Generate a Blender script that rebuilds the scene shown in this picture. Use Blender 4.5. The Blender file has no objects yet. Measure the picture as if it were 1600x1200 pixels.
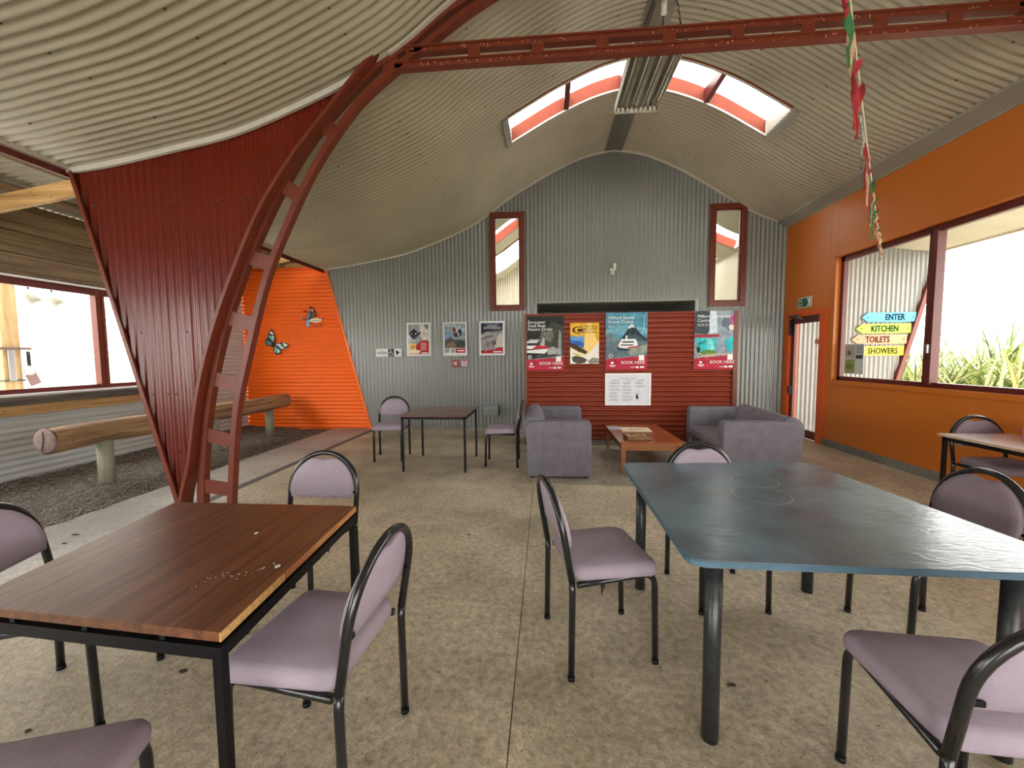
import bpy, bmesh, math, random
from mathutils import Vector, Matrix
random.seed(7)
PI = math.pi
SC = bpy.context.scene
COL = SC.collection

# ------------------------------------------------------------------ camera, sky, exposure
def setup_camera():
    P, YW, RO = math.radians(3.96), math.radians(4.80), math.radians(-0.52)
    f0 = Vector((-math.sin(YW), math.cos(YW), 0)); r = Vector((math.cos(YW), math.sin(YW), 0)); up = Vector((0, 0, 1))
    fw = f0*math.cos(P) - up*math.sin(P); uu = f0*math.sin(P) + up*math.cos(P)
    r, uu = r*math.cos(RO) + uu*math.sin(RO), uu*math.cos(RO) - r*math.sin(RO)
    cd = bpy.data.cameras.new('camera'); cd.sensor_fit = 'HORIZONTAL'; cd.sensor_width = 36; cd.lens = 629/1600*36
    cd.clip_start = 0.05; cd.clip_end = 300
    co = bpy.data.objects.new('camera', cd); COL.objects.link(co)
    m = Matrix((r, uu, -fw)).transposed().to_4x4(); m.translation = Vector((0, 0, 1.43))
    co.matrix_world = m
    SC.camera = co
setup_camera()
SKY = 9.5
w = bpy.data.worlds.new('overcast_sky'); SC.world = w; w.use_nodes = True
nt = w.node_tree; bg = nt.nodes['Background']
bg.inputs['Color'].default_value = (1.0, 0.985, 0.95, 1); bg.inputs['Strength'].default_value = SKY
SC.view_settings.view_transform = 'Standard'; SC.view_settings.look = 'None'
SC.view_settings.gamma = 1.0; SC.view_settings.exposure = 0.0; SC.view_settings.use_curve_mapping = False
SC.cycles.use_denoising = True
SC.cycles.max_bounces = 10; SC.cycles.diffuse_bounces = 6; SC.cycles.transparent_max_bounces = 16
SC.cycles.sample_clamp_indirect = 6.0
SC.cycles.caustics_reflective = False; SC.cycles.caustics_refractive = False

def portal(loc, rot, sx, sy):          # sky portals: emit nothing, they only guide the sky light through openings
    l = bpy.data.lights.new('sky_portal', 'AREA'); l.shape = 'RECTANGLE'; l.size = sx; l.size_y = sy
    l.cycles.is_portal = True
    o = bpy.data.objects.new('sky_portal', l); COL.objects.link(o); o.location = loc; o.rotation_euler = rot
portal((4.50, 3.4, 1.93), (0, PI/2, 0), 1.85, 6.2)
portal((-6.35, 1.6, 1.7), (0, -PI/2, 0), 1.3, 9.8)
portal((4.50, 7.18, 1.05), (0, PI/2, 0), 2.0, 0.75)
portal((1.27, 5.72, 5.4), (0, 0, 0), 3.6, 0.7)
portal((.5, -3.75, 1.45), (-PI/2, 0, 0), 7.0, 2.3)
portal((-5.2, -3.75, 1.7), (-PI/2, 0, 0), 1.8, 2.8)

# ------------------------------------------------------------------ materials
def sr(h):      # sRGB hex to linear
    v = [int(h[i:i+2], 16)/255 for i in (0, 2, 4)]
    return tuple(x/12.92 if x <= .04045 else ((x+.055)/1.055)**2.4 for x in v)
MATS = {}
def mat(name, col, rough=.6, metal=0., var=0., vscale=6., bump=0., bscale=80., spec=.5, stretch=None, col2=None, coat=0.):
    if name in MATS: return MATS[name]
    if isinstance(col, str): col = sr(col)
    m = bpy.data.materials.new(name); m.use_nodes = True; t = m.node_tree; b = t.nodes['Principled BSDF']
    b.inputs['Base Color'].default_value = (*col, 1); b.inputs['Roughness'].default_value = rough
    b.inputs['Metallic'].default_value = metal; b.inputs['Specular IOR Level'].default_value = spec
    b.inputs['Coat Weight'].default_value = coat; b.inputs['Coat Roughness'].default_value = .15
    tc = t.nodes.new('ShaderNodeTexCoord'); mp = t.nodes.new('ShaderNodeMapping')
    t.links.new(tc.outputs['Object'], mp.inputs['Vector'])
    if stretch: mp.inputs['Scale'].default_value = stretch
    if var or col2:
        n = t.nodes.new('ShaderNodeTexNoise'); n.inputs['Scale'].default_value = vscale; n.inputs['Detail'].default_value = 6
        t.links.new(mp.outputs[0], n.inputs['Vector'])
        cr = t.nodes.new('ShaderNodeValToRGB'); e = cr.color_ramp.elements
        e[0].position = .3; e[1].position = .7
        if col2:
            if isinstance(col2, str): col2 = sr(col2)
            e[0].color = (*col2, 1); e[1].color = (*col, 1)
        else:
            e[0].color = (*[c*(1-var) for c in col], 1); e[1].color = (*[min(1, c*(1+var)) for c in col], 1)
        t.links.new(n.outputs['Fac'], cr.inputs[0]); t.links.new(cr.outputs[0], b.inputs['Base Color'])
    if bump:
        n2 = t.nodes.new('ShaderNodeTexNoise'); n2.inputs['Scale'].default_value = bscale; n2.inputs['Detail'].default_value = 4
        t.links.new(mp.outputs[0], n2.inputs['Vector'])
        bp = t.nodes.new('ShaderNodeBump'); bp.inputs['Strength'].default_value = bump; bp.inputs['Distance'].default_value = .01
        t.links.new(n2.outputs['Fac'], bp.inputs['Height']); t.links.new(bp.outputs[0], b.inputs['Normal'])
    MATS[name] = m; return m

def concrete(name, c1, c2, dark, speck=True, rough=.55):
    m = bpy.data.materials.new(name); m.use_nodes = True; t = m.node_tree; b = t.nodes['Principled BSDF']
    b.inputs['Roughness'].default_value = rough
    tc = t.nodes.new('ShaderNodeTexCoord')
    def noise(s, d=6, r=.6):
        n = t.nodes.new('ShaderNodeTexNoise'); n.inputs['Scale'].default_value = s; n.inputs['Detail'].default_value = d
        n.inputs['Roughness'].default_value = r; t.links.new(tc.outputs['Object'], n.inputs['Vector']); return n
    def ramp(src, p0, p1, a, bb):
        cr = t.nodes.new('ShaderNodeValToRGB'); e = cr.color_ramp.elements
        e[0].position = p0; e[1].position = p1; e[0].color = (*a, 1); e[1].color = (*bb, 1)
        t.links.new(src, cr.inputs[0]); return cr
    def mix(fac, a, bb, typ='MIX'):
        x = t.nodes.new('ShaderNodeMix'); x.data_type = 'RGBA'; x.blend_type = typ
        if isinstance(fac, float): x.inputs[0].default_value = fac
        else: t.links.new(fac, x.inputs[0])
        for i, v in ((6, a), (7, bb)):
            if isinstance(v, tuple): x.inputs[i].default_value = (*v, 1)
            else: t.links.new(v, x.inputs[i])
        return x.outputs[2]
    base = ramp(noise(1.3, 10, .72).outputs['Fac'], .38, .62, sr(c2), sr(c1)).outputs[0]
    fine = ramp(noise(26, 6, .75).outputs['Fac'], .35, .65, (.55, .55, .55), (1.18, 1.18, 1.18)).outputs[0]
    base = mix(1., base, fine, 'MULTIPLY')
    if speck:
        v = t.nodes.new('ShaderNodeTexVoronoi'); v.inputs['Scale'].default_value = 75; t.links.new(tc.outputs['Object'], v.inputs['Vector'])
        pits = ramp(v.outputs['Distance'], .16, .22, (1, 1, 1), (0, 0, 0)).outputs[0]
        msk = ramp(noise(3.2, 4).outputs['Fac'], .36, .52, (.15, .15, .15), (.95, .95, .95)).outputs[0]
        base = mix(mix(1., pits, msk, 'MULTIPLY'), base, sr(dark))
        v2 = t.nodes.new('ShaderNodeTexVoronoi'); v2.inputs['Scale'].default_value = 22; t.links.new(tc.outputs['Object'], v2.inputs['Vector'])
        wh = ramp(v2.outputs['Distance'], .05, .08, (.75, .75, .75), (0, 0, 0)).outputs[0]
        base = mix(wh, base, sr('D8D2C2'))
    stain = ramp(noise(.55, 3).outputs['Fac'], .48, .64, (0, 0, 0), (.6, .6, .6)).outputs[0]
    base = mix(stain, base, sr(dark))
    t.links.new(base, b.inputs['Base Color'])
    bp = t.nodes.new('ShaderNodeBump'); bp.inputs['Strength'].default_value = .35; bp.inputs['Distance'].default_value = .01
    t.links.new(noise(60, 5).outputs['Fac'], bp.inputs['Height']); t.links.new(bp.outputs[0], b.inputs['Normal'])
    MATS[name] = m; return m

def woodgrain(name, c1, c2, axis='y', scale=1., rough=.45, knots=False, coat=0.):
    m = bpy.data.materials.new(name); m.use_nodes = True; t = m.node_tree; b = t.nodes['Principled BSDF']
    b.inputs['Roughness'].default_value = rough; b.inputs['Coat Weight'].default_value = coat
    tc = t.nodes.new('ShaderNodeTexCoord'); mp = t.nodes.new('ShaderNodeMapping')
    s = [34*scale]*3; s['xyz'.index(axis)] = 1.3*scale; mp.inputs['Scale'].default_value = s
    t.links.new(tc.outputs['Object'], mp.inputs['Vector'])
    n = t.nodes.new('ShaderNodeTexNoise'); n.inputs['Scale'].default_value = 1.; n.inputs['Detail'].default_value = 7; n.inputs['Roughness'].default_value = .7
    n.inputs['Distortion'].default_value = .6
    t.links.new(mp.outputs[0], n.inputs['Vector'])
    cr = t.nodes.new('ShaderNodeValToRGB'); e = cr.color_ramp.elements
    e[0].position = .36; e[1].position = .62; e[0].color = (*sr(c2), 1); e[1].color = (*sr(c1), 1)
    t.links.new(n.outputs['Fac'], cr.inputs[0])
    out = cr.outputs[0]
    if knots:
        v = t.nodes.new('ShaderNodeTexVoronoi'); mp2 = t.nodes.new('ShaderNodeMapping')
        s2 = [5.]*3; s2['xyz'.index(axis)] = 1.6; mp2.inputs['Scale'].default_value = s2
        t.links.new(tc.outputs['Object'], mp2.inputs['Vector']); t.links.new(mp2.outputs[0], v.inputs['Vector'])
        c3 = t.nodes.new('ShaderNodeValToRGB'); e = c3.color_ramp.elements
        e[0].position = .06; e[1].position = .16; e[0].color = (1, 1, 1, 1); e[1].color = (0, 0, 0, 1)
        t.links.new(v.outputs['Distance'], c3.inputs[0])
        x = t.nodes.new('ShaderNodeMix'); x.data_type = 'RGBA'; t.links.new(c3.outputs[0], x.inputs[0]); t.links.new(out, x.inputs[6])
        x.inputs[7].default_value = (*[c*.35 for c in sr(c2)], 1); out = x.outputs[2]
    t.links.new(out, b.inputs['Base Color'])
    bp = t.nodes.new('ShaderNodeBump'); bp.inputs['Strength'].default_value = .12; bp.inputs['Distance'].default_value = .01
    t.links.new(n.outputs['Fac'], bp.inputs['Height']); t.links.new(bp.outputs[0], b.inputs['Normal'])
    MATS[name] = m; return m

def glass(name='clear_glass', tint=(.97, .98, .98), refl=.08):
    m = bpy.data.materials.new(name); m.use_nodes = True; t = m.node_tree; t.nodes.remove(t.nodes['Principled BSDF'])
    out = t.nodes['Material Output']; tr = t.nodes.new('ShaderNodeBsdfTransparent'); tr.inputs[0].default_value = (*tint, 1)
    gl = t.nodes.new('ShaderNodeBsdfGlossy'); gl.inputs['Roughness'].default_value = .02
    lw = t.nodes.new('ShaderNodeLayerWeight'); lw.inputs['Blend'].default_value = .5
    pw = t.nodes.new('ShaderNodeMath'); pw.operation = 'POWER'; pw.inputs[1].default_value = 5.; t.links.new(lw.outputs['Facing'], pw.inputs[0])
    ma = t.nodes.new('ShaderNodeMath'); ma.operation = 'MULTIPLY_ADD'; ma.inputs[1].default_value = .5; ma.inputs[2].default_value = .03; t.links.new(pw.outputs[0], ma.inputs[0])
    mx = t.nodes.new('ShaderNodeMixShader'); t.links.new(ma.outputs[0], mx.inputs[0]); t.links.new(tr.outputs[0], mx.inputs[1]); t.links.new(gl.outputs[0], mx.inputs[2])
    t.links.new(mx.outputs[0], out.inputs[0]); MATS[name] = m; return m

M_CEIL = mat('beige_corrugated_steel', 'A8A28E', .42, 0, .08, 1.5, .04, 300, .5)
M_GREY = mat('grey_corrugated_steel', '8C8F8B', .36, .25, .07, 1.2, .03, 300, .6)
M_RED = mat('red_corrugated_steel', '6C2012', .20, 0, .08, 2., .03, 300, .55)
M_SCRN = mat('screen_red_steel', '7E2B11', .36, 0, .06, 2., .03, 300, .5)
M_FRAME = mat('dark_red_paint', '6C2D1A', .42, 0, .12, 9, .08, 60, .5)
M_JOIN = mat('window_joinery_red', '5E1F1C', .4, 0, .08, 5, .02, 100, .5)
M_ORNG = mat('orange_corrugated_steel', 'FA6E10', .38, 0, .05, 2., .03, 300, .5)
M_OWALL = mat('orange_wall_paint', 'C87026', .38, 0, .05, .8, .05, 120, .4)
M_OJAMB = mat('orange_red_jamb_paint', 'DE5A18', .4, 0, .05, 3, .02, 120, .5)
M_TRIM = mat('pale_flashing', 'C9C6BA', .4, 0, .04, 3)
M_GTRIM = mat('grey_flashing', '9C9B90', .45, 0, .06, 2)
M_WHITE = mat('white_paint', 'E8E8E4', .5, 0, .03, 5)
M_BLACK = mat('black_steel', '0A0A0B', .5, 0, .3, 14, .05, 90, .25)
M_TUBE = mat('black_enamel_tube', '18191B', .22, 0, .35, 25, .03, 120, .6)
M_TLEG = mat('scuffed_dark_tube', '26292B', .34, .1, .5, 30, .06, 150, .5)
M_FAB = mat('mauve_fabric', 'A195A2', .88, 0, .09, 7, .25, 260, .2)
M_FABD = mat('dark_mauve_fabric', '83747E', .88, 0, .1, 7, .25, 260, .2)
M_SOFA = mat('grey_mauve_velour', '76727A', .9, 0, .14, 9, .25, 220, .15)
M_TIMB = woodgrain('pale_pine', 'C9A06A', '94703F', 'y', .5, .65, True)
M_TIMBX = woodgrain('pale_pine_rafter', 'C9A06A', '94703F', 'x', .5, .65, True)
M_TIMBD = woodgrain('weathered_timber', '8A7458', '5A4736', 'y', .5, .8, True)
M_TIMBZ = woodgrain('post_timber', 'C6A77A', '94774C', 'z', .5, .8, True)
M_SLAT = woodgrain('grey_sleeper', '6E675E', '3B3733', 'y', .6, .85, True)
M_LOG = woodgrain('log_wood', 'B08D67', '6B4A30', 'y', .35, .8, True)
M_LOGEND = mat('log_end_grain', '84706A', .9, 0, .25, 18, .3, 40)
M_LAM = woodgrain('brown_laminate', '7D5034', '52301D', 'y', 1.3, .36, False, .15)
M_LAM2 = woodgrain('dark_brown_laminate', '6B3F30', '4A2820', 'x', 1.2, .28, False, .2)
M_CHIP = mat('bare_chipboard', 'C49A5E', .85, 0, .25, 60, .3, 120)
M_TEAK = woodgrain('orange_stained_wood', 'A55828', '7E3D18', 'y', .6, .3, False, .3)
M_FLOOR = concrete('floor_concrete', 'D4C7AC', 'B0A48D', '71664F')
M_PATH = concrete('path_concrete', 'BDB9AE', 'A09C92', '6E6A62', False)
M_PLINTH = concrete('plinth_concrete', '8C8A82', '6E6C66', '54524C', False)
M_DRAIN = mat('drain_cover', '5A5654', .7, .3, .25, 20, .3, 60)
M_GRAVEL = mat('dark_gravel', '5E5850', .95, 0, .5, 60, .8, 60)
M_STONE = mat('gravel_stone', '7A7268', .9, 0, .45, 9)
M_GLASS = glass()
M_OUTG = mat('pale_outdoor_paving', 'EAE7DE', .9, 0, .08, 1)
M_GRASS = mat('outdoor_grass', '7C8B4C', .9, 0, .3, 2)
M_SCREW = mat('screw_head_steel', '4E4A46', .5, .5)
M_GREEN = mat('sign_green', '0E5B3C', .5)
M_INK = mat('black_ink', '16181A', .6)
M_WINK = mat('white_ink', 'F0F0EE', .6)
M_ALU = mat('brushed_aluminium', 'B9BABB', .35, .8, .05, 20)
M_PLAS = mat('white_plastic', 'E2E0D6', .45)

# ------------------------------------------------------------------ mesh helpers
def obj(name, verts, faces, mats, parent=None, smooth=False, fm=None):
    me = bpy.data.meshes.new(name); me.from_pydata([tuple(v) for v in verts], [], faces)
    if not isinstance(mats, (list, tuple)): mats = [mats]
    for m in mats: me.materials.append(m)
    if fm: me.polygons.foreach_set('material_index', fm)
    if smooth: me.polygons.foreach_set('use_smooth', [True]*len(me.polygons))
    me.update()
    o = bpy.data.objects.new(name, me); COL.objects.link(o)
    if parent: o.parent = parent
    return o
def bmobj(name, bm, m, parent=None, smooth=False):
    me = bpy.data.meshes.new(name); bmesh.ops.recalc_face_normals(bm, faces=bm.faces); bm.to_mesh(me); bm.free()
    for x in (m if isinstance(m, (list, tuple)) else [m]): me.materials.append(x)
    if smooth: me.polygons.foreach_set('use_smooth', [True]*len(me.polygons))
    o = bpy.data.objects.new(name, me); COL.objects.link(o)
    if parent: o.parent = parent
    return o
def empty(name, loc=(0, 0, 0), rz=0, label=None, cat=None, group=None, kind=None):
    o = bpy.data.objects.new(name, None); COL.objects.link(o); o.empty_display_size = .1
    o.location = loc; o.rotation_euler = (0, 0, rz); return tag(o, label, cat, group, kind)
def tag(o, label=None, cat=None, group=None, kind=None):
    if label: o['label'] = label
    if cat: o['category'] = cat
    if group: o['group'] = group
    if kind: o['kind'] = kind
    return o
def struct(o, label=None):
    o['kind'] = 'structure'
    if label: o['label'] = label
    o['category'] = 'building'
    return o
def box(bm, x0, x1, y0, y1, z0, z1, bev=0., mtx=None):
    r = bmesh.ops.create_cube(bm, size=1); vs = r['verts']
    bmesh.ops.scale(bm, vec=(x1-x0, y1-y0, z1-z0), verts=vs)
    bmesh.ops.translate(bm, vec=((x0+x1)/2, (y0+y1)/2, (z0+z1)/2), verts=vs)
    if mtx: bmesh.ops.transform(bm, matrix=mtx, verts=vs)
    if bev:
        es = list({e for v in vs for e in v.link_edges})
        bmesh.ops.bevel(bm, geom=es, offset=bev, segments=2, affect='EDGES', profile=.6)
def bx(name, x0, x1, y0, y1, z0, z1, m, parent=None, bev=.003, mtx=None):
    bm = bmesh.new(); box(bm, x0, x1, y0, y1, z0, z1, bev, mtx); return bmobj(name, bm, m, parent)
def fillet(pts, r, n=5, closed=False):
    pts = [Vector(p) for p in pts]; out = []
    N = len(pts)
    for i, p in enumerate(pts):
        if not closed and i in (0, N-1): out.append(p); continue
        a, b = pts[i-1], pts[(i+1) % N]
        d = min(r, (a-p).length*.49, (b-p).length*.49)
        s, e = p+(a-p).normalized()*d, p+(b-p).normalized()*d
        for k in range(n+1):
            t = k/n; out.append((1-t)**2*s + 2*t*(1-t)*p + t*t*e)
    return out
def sweep(bm, pts, section, up=None, cap=True, mi=0):
    """section: list of (a, b); swept along pts. up: fixed reference for the b axis."""
    pts = [Vector(p) for p in pts]; rings = []
    prev = None
    for i, p in enumerate(pts):
        t = (pts[min(i+1, len(pts)-1)] - pts[max(i-1, 0)]).normalized()
        if up is not None: ref = Vector(up)
        else:
            ref = prev if prev is not None else (Vector((0, 0, 1)) if abs(t.z) < .9 else Vector((1, 0, 0)))
        b = (ref - t*ref.dot(t))
        if b.length < 1e-5: b = t.orthogonal()
        b.normalize(); a = t.cross(b).normalized(); prev = b
        rings.append([bm.verts.new(p + a*s[0] + b*s[1]) for s in section])
    n = len(section)
    for i in range(len(rings)-1):
        for k in range(n):
            f = bm.faces.new((rings[i][k], rings[i][(k+1) % n], rings[i+1][(k+1) % n], rings[i+1][k])); f.material_index = mi; f.smooth = n > 5
    if cap:
        for rg in (rings[0], rings[-1]):
            f = bm.faces.new(rg); f.material_index = mi
def circ(r, n=10): return [(r*math.cos(2*PI*k/n), r*math.sin(2*PI*k/n)) for k in range(n)]
def rect(a, b): return [(-a/2, -b/2), (a/2, -b/2), (a/2, b/2), (-a/2, b/2)]
def tube(name, pts, r, m, parent=None, n=10):
    bm = bmesh.new(); sweep(bm, pts, circ(r, n)); me_o = bmobj(name, bm, m, parent)
    return me_o
def bar(name, pts, a, b, m, parent=None, up=(0, 1, 0)):
    bm = bmesh.new(); sweep(bm, pts, rect(a, b), up); return bmobj(name, bm, m, parent)
def prism(bm, pts, h0, h1, f, mi=0, bev=0):
    """polygon pts (a,b) extruded h0..h1; f(a,b,h)->xyz"""
    lo = [bm.verts.new(f(a, b, h0)) for a, b in pts]; hi = [bm.verts.new(f(a, b, h1)) for a, b in pts]
    n = len(pts); fs = [bm.faces.new(lo), bm.faces.new(hi)]
    for k in range(n): fs.append(bm.faces.new((lo[k], lo[(k+1) % n], hi[(k+1) % n], hi[k])))
    for x in fs: x.material_index = mi
def rings(bm, rs, smooth=True, mi=0):
    vr = [[bm.verts.new(p) for p in r] for r in rs]; n = len(vr[0])
    for i in range(len(vr)-1):
        for k in range(n):
            f = bm.faces.new((vr[i][k], vr[i][(k+1) % n], vr[i+1][(k+1) % n], vr[i+1][k])); f.smooth = smooth; f.material_index = mi
    for r in (vr[0], vr[-1]):
        f = bm.faces.new(r); f.smooth = smooth; f.material_index = mi
def ngon_outline(corners, r, n=4): return [(v.x, v.y) for v in fillet([(a, b, 0) for a, b in corners], r, n, True)]
def cyl(name, c, r, z0, z1, m, parent=None, n=20):
    return tube(name, [(c[0], c[1], z0), (c[0], c[1], z1)], r, m, parent, n)
def dup(src, parent=None):
    c = src.copy(); COL.objects.link(c)
    if parent: c.parent = parent
    for ch in list(src.children): dup(ch, c)
    return c

PITCH, AMP = .0762, .0115
def corr_sheet(name, u0, u1, ivals, f, m, parent=None, breaks=(), pitch=PITCH, amp=AMP, seg=8, nw=1):
    """corrugated sheet; ridges repeat along u; ivals(u)->list of (lo, hi) spans along w; f(u, w, h)->xyz"""
    us = set(); k = math.floor(u0/pitch*seg)
    while k*pitch/seg < u1:
        if k*pitch/seg > u0: us.add(round(k*pitch/seg, 5))
        k += 1
    us |= {u0, u1}; us |= {b for b in breaks if u0 < b < u1}
    us = sorted(us); V = []; F = []
    for a, b in zip(us, us[1:]):
        if b-a < 1e-5: continue
        mid = (a+b)/2; tops = ivals(mid)
        e = 1e-6
        A, B = ivals(a+e), ivals(b-e)
        if not (len(A) == len(B) == len(tops)): A = B = tops
        for (a0, a1), (b0, b1) in zip(A, B):
            if a1-a0 < 1e-4 and b1-b0 < 1e-4: continue
            ha, hb = amp*math.cos(2*PI*a/pitch), amp*math.cos(2*PI*b/pitch)
            for q in range(nw):
                t0, t1 = q/nw, (q+1)/nw; i = len(V)
                V += [f(a, a0+(a1-a0)*t0, ha), f(b, b0+(b1-b0)*t0, hb), f(b, b0+(b1-b0)*t1, hb), f(a, a0+(a1-a0)*t1, ha)]
                F.append((i, i+1, i+2, i+3))
    bm = bmesh.new()
    me = bpy.data.meshes.new(name); me.from_pydata(V, [], F); bm.from_mesh(me); bmesh.ops.remove_doubles(bm, verts=bm.verts, dist=1e-5)
    bm.to_mesh(me); bm.free(); me.materials.append(m); me.polygons.foreach_set('use_smooth', [True]*len(me.polygons)); me.update()
    o = bpy.data.objects.new(name, me); COL.objects.link(o)
    if parent: o.parent = parent
    return o

FONTCACHE = {}
def text(body, size, m, parent, mtx, align='LEFT', name='lettering', depth=0., sx=1., bold=0.):
    c = bpy.data.curves.new('t', 'FONT'); c.body = body; c.size = size; c.align_x = align; c.align_y = 'BOTTOM_BASELINE'; c.extrude = depth; c.resolution_u = 2; c.offset = bold
    o = bpy.data.objects.new('t', c); COL.objects.link(o); bpy.context.view_layer.update()
    me = bpy.data.meshes.new_from_object(o); bpy.data.objects.remove(o); bpy.data.curves.remove(c)
    me.materials.clear(); me.materials.append(m)
    me.transform(mtx @ Matrix.Diagonal((sx, 1, 1, 1)))
    t = bpy.data.objects.new(name, me); COL.objects.link(t)
    if parent: t.parent = parent
    return t
FRONT = Matrix(((1, 0, 0, 0), (0, 0, -1, 0), (0, 1, 0, 0), (0, 0, 0, 1)))      # text facing -Y
def at_front(x, y, z): return Matrix.Translation((x, y, z)) @ FRONT

# ------------------------------------------------------------------ dimensions
XR, YB, YF, Y0 = 4.32, 7.77, 3.50, -3.6
XC = 1.24
HALF = [(0, 5.18), (.32, 5.13), (.67, 5.03), (1.14, 4.82), (1.62, 4.53), (2.11, 4.22), (2.44, 4.01), (2.84, 3.83), (3.34, 3.635),
        (3.94, 3.44), (4.54, 3.33), (5.14, 3.235), (5.57, 3.19)]
def smooth_profile():
    out = []
    n = 60
    # Catmull-Rom through HALF
    P = [Vector(p) for p in HALF]; P = [P[0]*2-P[1]] + P + [P[-1]*2-P[-2]]
    for i in range(1, len(P)-2):
        for k in range(4):
            t = k/4; a, b, c, d = P[i-1], P[i], P[i+1], P[i+2]
            out.append(.5*((2*b)+(c-a)*t+(2*a-5*b+4*c-d)*t*t+(3*b-a-3*c+d)*t**3))
    out.append(P[-2]); return [(p.x, p.y) for p in out]
HP = smooth_profile()
def roofz(x):
    d = abs(x-XC)
    for (a, za), (b, zb) in zip(HP, HP[1:]):
        if a <= d <= b: return za+(zb-za)*(d-a)/(b-a)+(.055*math.exp(-((d-1.9)/.55)**2) if x < XC else 0)
    return HP[-1][1]
PROFX = sorted({round(XC-d, 4) for d, z in HP} | {round(XC+d, 4) for d, z in HP} | {-.48, 3.02, 1.08, 1.40, XR})
SLX0, SLX1, SLY0, SLY1 = -.48, 3.02, 5.42, 6.02

# ------------------------------------------------------------------ roof lining
def roof_sheet(name, y0, y1, holes, seg=6, rv=1):
    ys = []; k = math.ceil(y0/PITCH*seg)
    brk = {y0, y1}
    for h in holes: brk |= {h[2], h[3]}
    while k*PITCH/seg < y1: ys.append(round(k*PITCH/seg, 5)); k += 1
    ys = sorted(set(ys) | brk)
    V = []; F = []
    def nrm(x):
        e = .01; s = (roofz(x+e)-roofz(x-e))/(2*e); l = math.hypot(1, s); return -s/l, 1/l
    N = {x: nrm(x) for x in PROFX}
    for y in ys:
        h = AMP*math.cos(2*PI*y/PITCH)
        for x in PROFX:
            nx, nz = N[x]; V.append((x+nx*h, y, roofz(x)+nz*h))
    W = len(PROFX)
    for j in range(len(ys)-1):
        ym = (ys[j]+ys[j+1])/2
        for i in range(W-1):
            xm = (PROFX[i]+PROFX[i+1])/2
            if any(h[0] < xm < h[1] and h[2] < ym < h[3] for h in holes): continue
            a = j*W+i; F.append((a, a+1, a+W+1, a+W))
    return obj(name, V, F, M_CEIL, None, True)
struct(roof_sheet('ceiling', Y0, YB+.06, [(SLX0, SLX1, SLY0, SLY1)]))
struct(roof_sheet('ceiling', YB+.06, 13.0, [(-3.0, 4.2, 8.8, 9.5), (-3.0, 4.2, 10.4, 12.2)]))  # loft roof openings enlarged to brighten the space behind the tall windows

def profile_pts(x0, x1, y, dz=0., n=60):
    return [(x0+(x1-x0)*k/n, y, roofz(x0+(x1-x0)*k/n)+dz) for k in range(n+1)]
# screw heads dotted over the lining
bm = bmesh.new(); rr = random.Random(12)
for x in (-3.9, -3.1, -2.3, -1.5, -.7, .1, .8, 1.7, 2.4, 3.1, 3.8):
    y = Y0+.3
    while y < YB-.1:
        if rr.random() < .45 and not (SLX0-.15 < x < SLX1+.15 and SLY0-.15 < y < SLY1+.15):
            z = roofz(x)-.008; box(bm, x-.006, x+.006, y-.006, y+.006, z-.006, z+.004)
        y += PITCH*3
o = bmobj('screw_head', bm, M_SCREW, bpy.data.objects['ceiling']); o['kind'] = 'stuff'
# ridge flashing
bm = bmesh.new(); sweep(bm, [(XC, Y0, 5.145), (XC, YB, 5.145)], [(-.15, -.012), (0, .01), (.15, -.012), (.15, .004), (0, .028), (-.15, .004)], (0, 0, 1))
struct(bmobj('trim_1', bm, M_GTRIM))
# gable flashing, white panel flashing, right cornice
struct(bar('trim_2', profile_pts(-4.33, XR, YB-.02, -.02, 70), .03, .035, M_TRIM))
bm = bmesh.new(); sweep(bm, profile_pts(-4.36, -1.35, YF-.035, -.03, 40)[:-3], rect(.045, .03), (0, 1, 0)); sweep(bm, profile_pts(-1.30, XC, YF-.05, -.012, 40), rect(.02, .04), (0, 1, 0))
struct(bmobj('trim_3', bm, M_TRIM))
bm = bmesh.new(); prism(bm, [(XR+.005, roofz(XR)-.05), (XR-.19, roofz(XR-.19)-.035), (XR-.19, roofz(XR-.19)-.005), (XR+.005, roofz(XR))], Y0, YB, lambda a, b, h: (a, h, b))
prism(bm, [(XR-.014, 3.675), (XR+.01, 3.675), (XR+.01, 3.71), (XR-.014, 3.71)], Y0, YB, lambda a, b, h: (a, h, b))
struct(bmobj('trim_4', bm, M_GTRIM))
# eave edge strips along the low left side
struct(bx('trim_5', -4.375, -4.33, Y0, YB, 3.165, 3.185, M_TRIM, None, 0))
struct(bx('trim_6', -4.40, -4.375, Y0, YB, 3.11, 3.20, M_JOIN, None, 0))

# ------------------------------------------------------------------ skylight
sk = struct(empty('window_4', (0, 0, 0)), 'long roof skylight crossing the ridge with red painted upstands')
def upstand(y, side):
    bm = bmesh.new()
    for x0, x1 in ((SLX0, XC-.16), (XC+.16, SLX1)):
        n = 16
        for k in range(n):
            xa, xb = x0+(x1-x0)*k/n, x0+(x1-x0)*(k+1)/n
            za, zb = roofz(xa), roofz(xb)
            vs = [bm.verts.new(p) for p in ((xa, y, za-.01), (xb, y, zb-.01), (xb, y, zb+.19), (xa, y, za+.19))]
            vs2 = [bm.verts.new((v.co.x, y+.03*side, v.co.z)) for v in vs]
            bm.faces.new(vs); bm.faces.new(vs2)
            bm.faces.new((vs[0], vs[1], vs2[1], vs2[0])); bm.faces.new((vs[2], vs[3], vs2[3], vs2[2]))
    return bmobj('upstand', bm, mat('upstand_red_paint', '7C2E0F', .75, 0, .12, 6), sk)
upstand(SLY1, 1); upstand(SLY0, -1)
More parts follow.
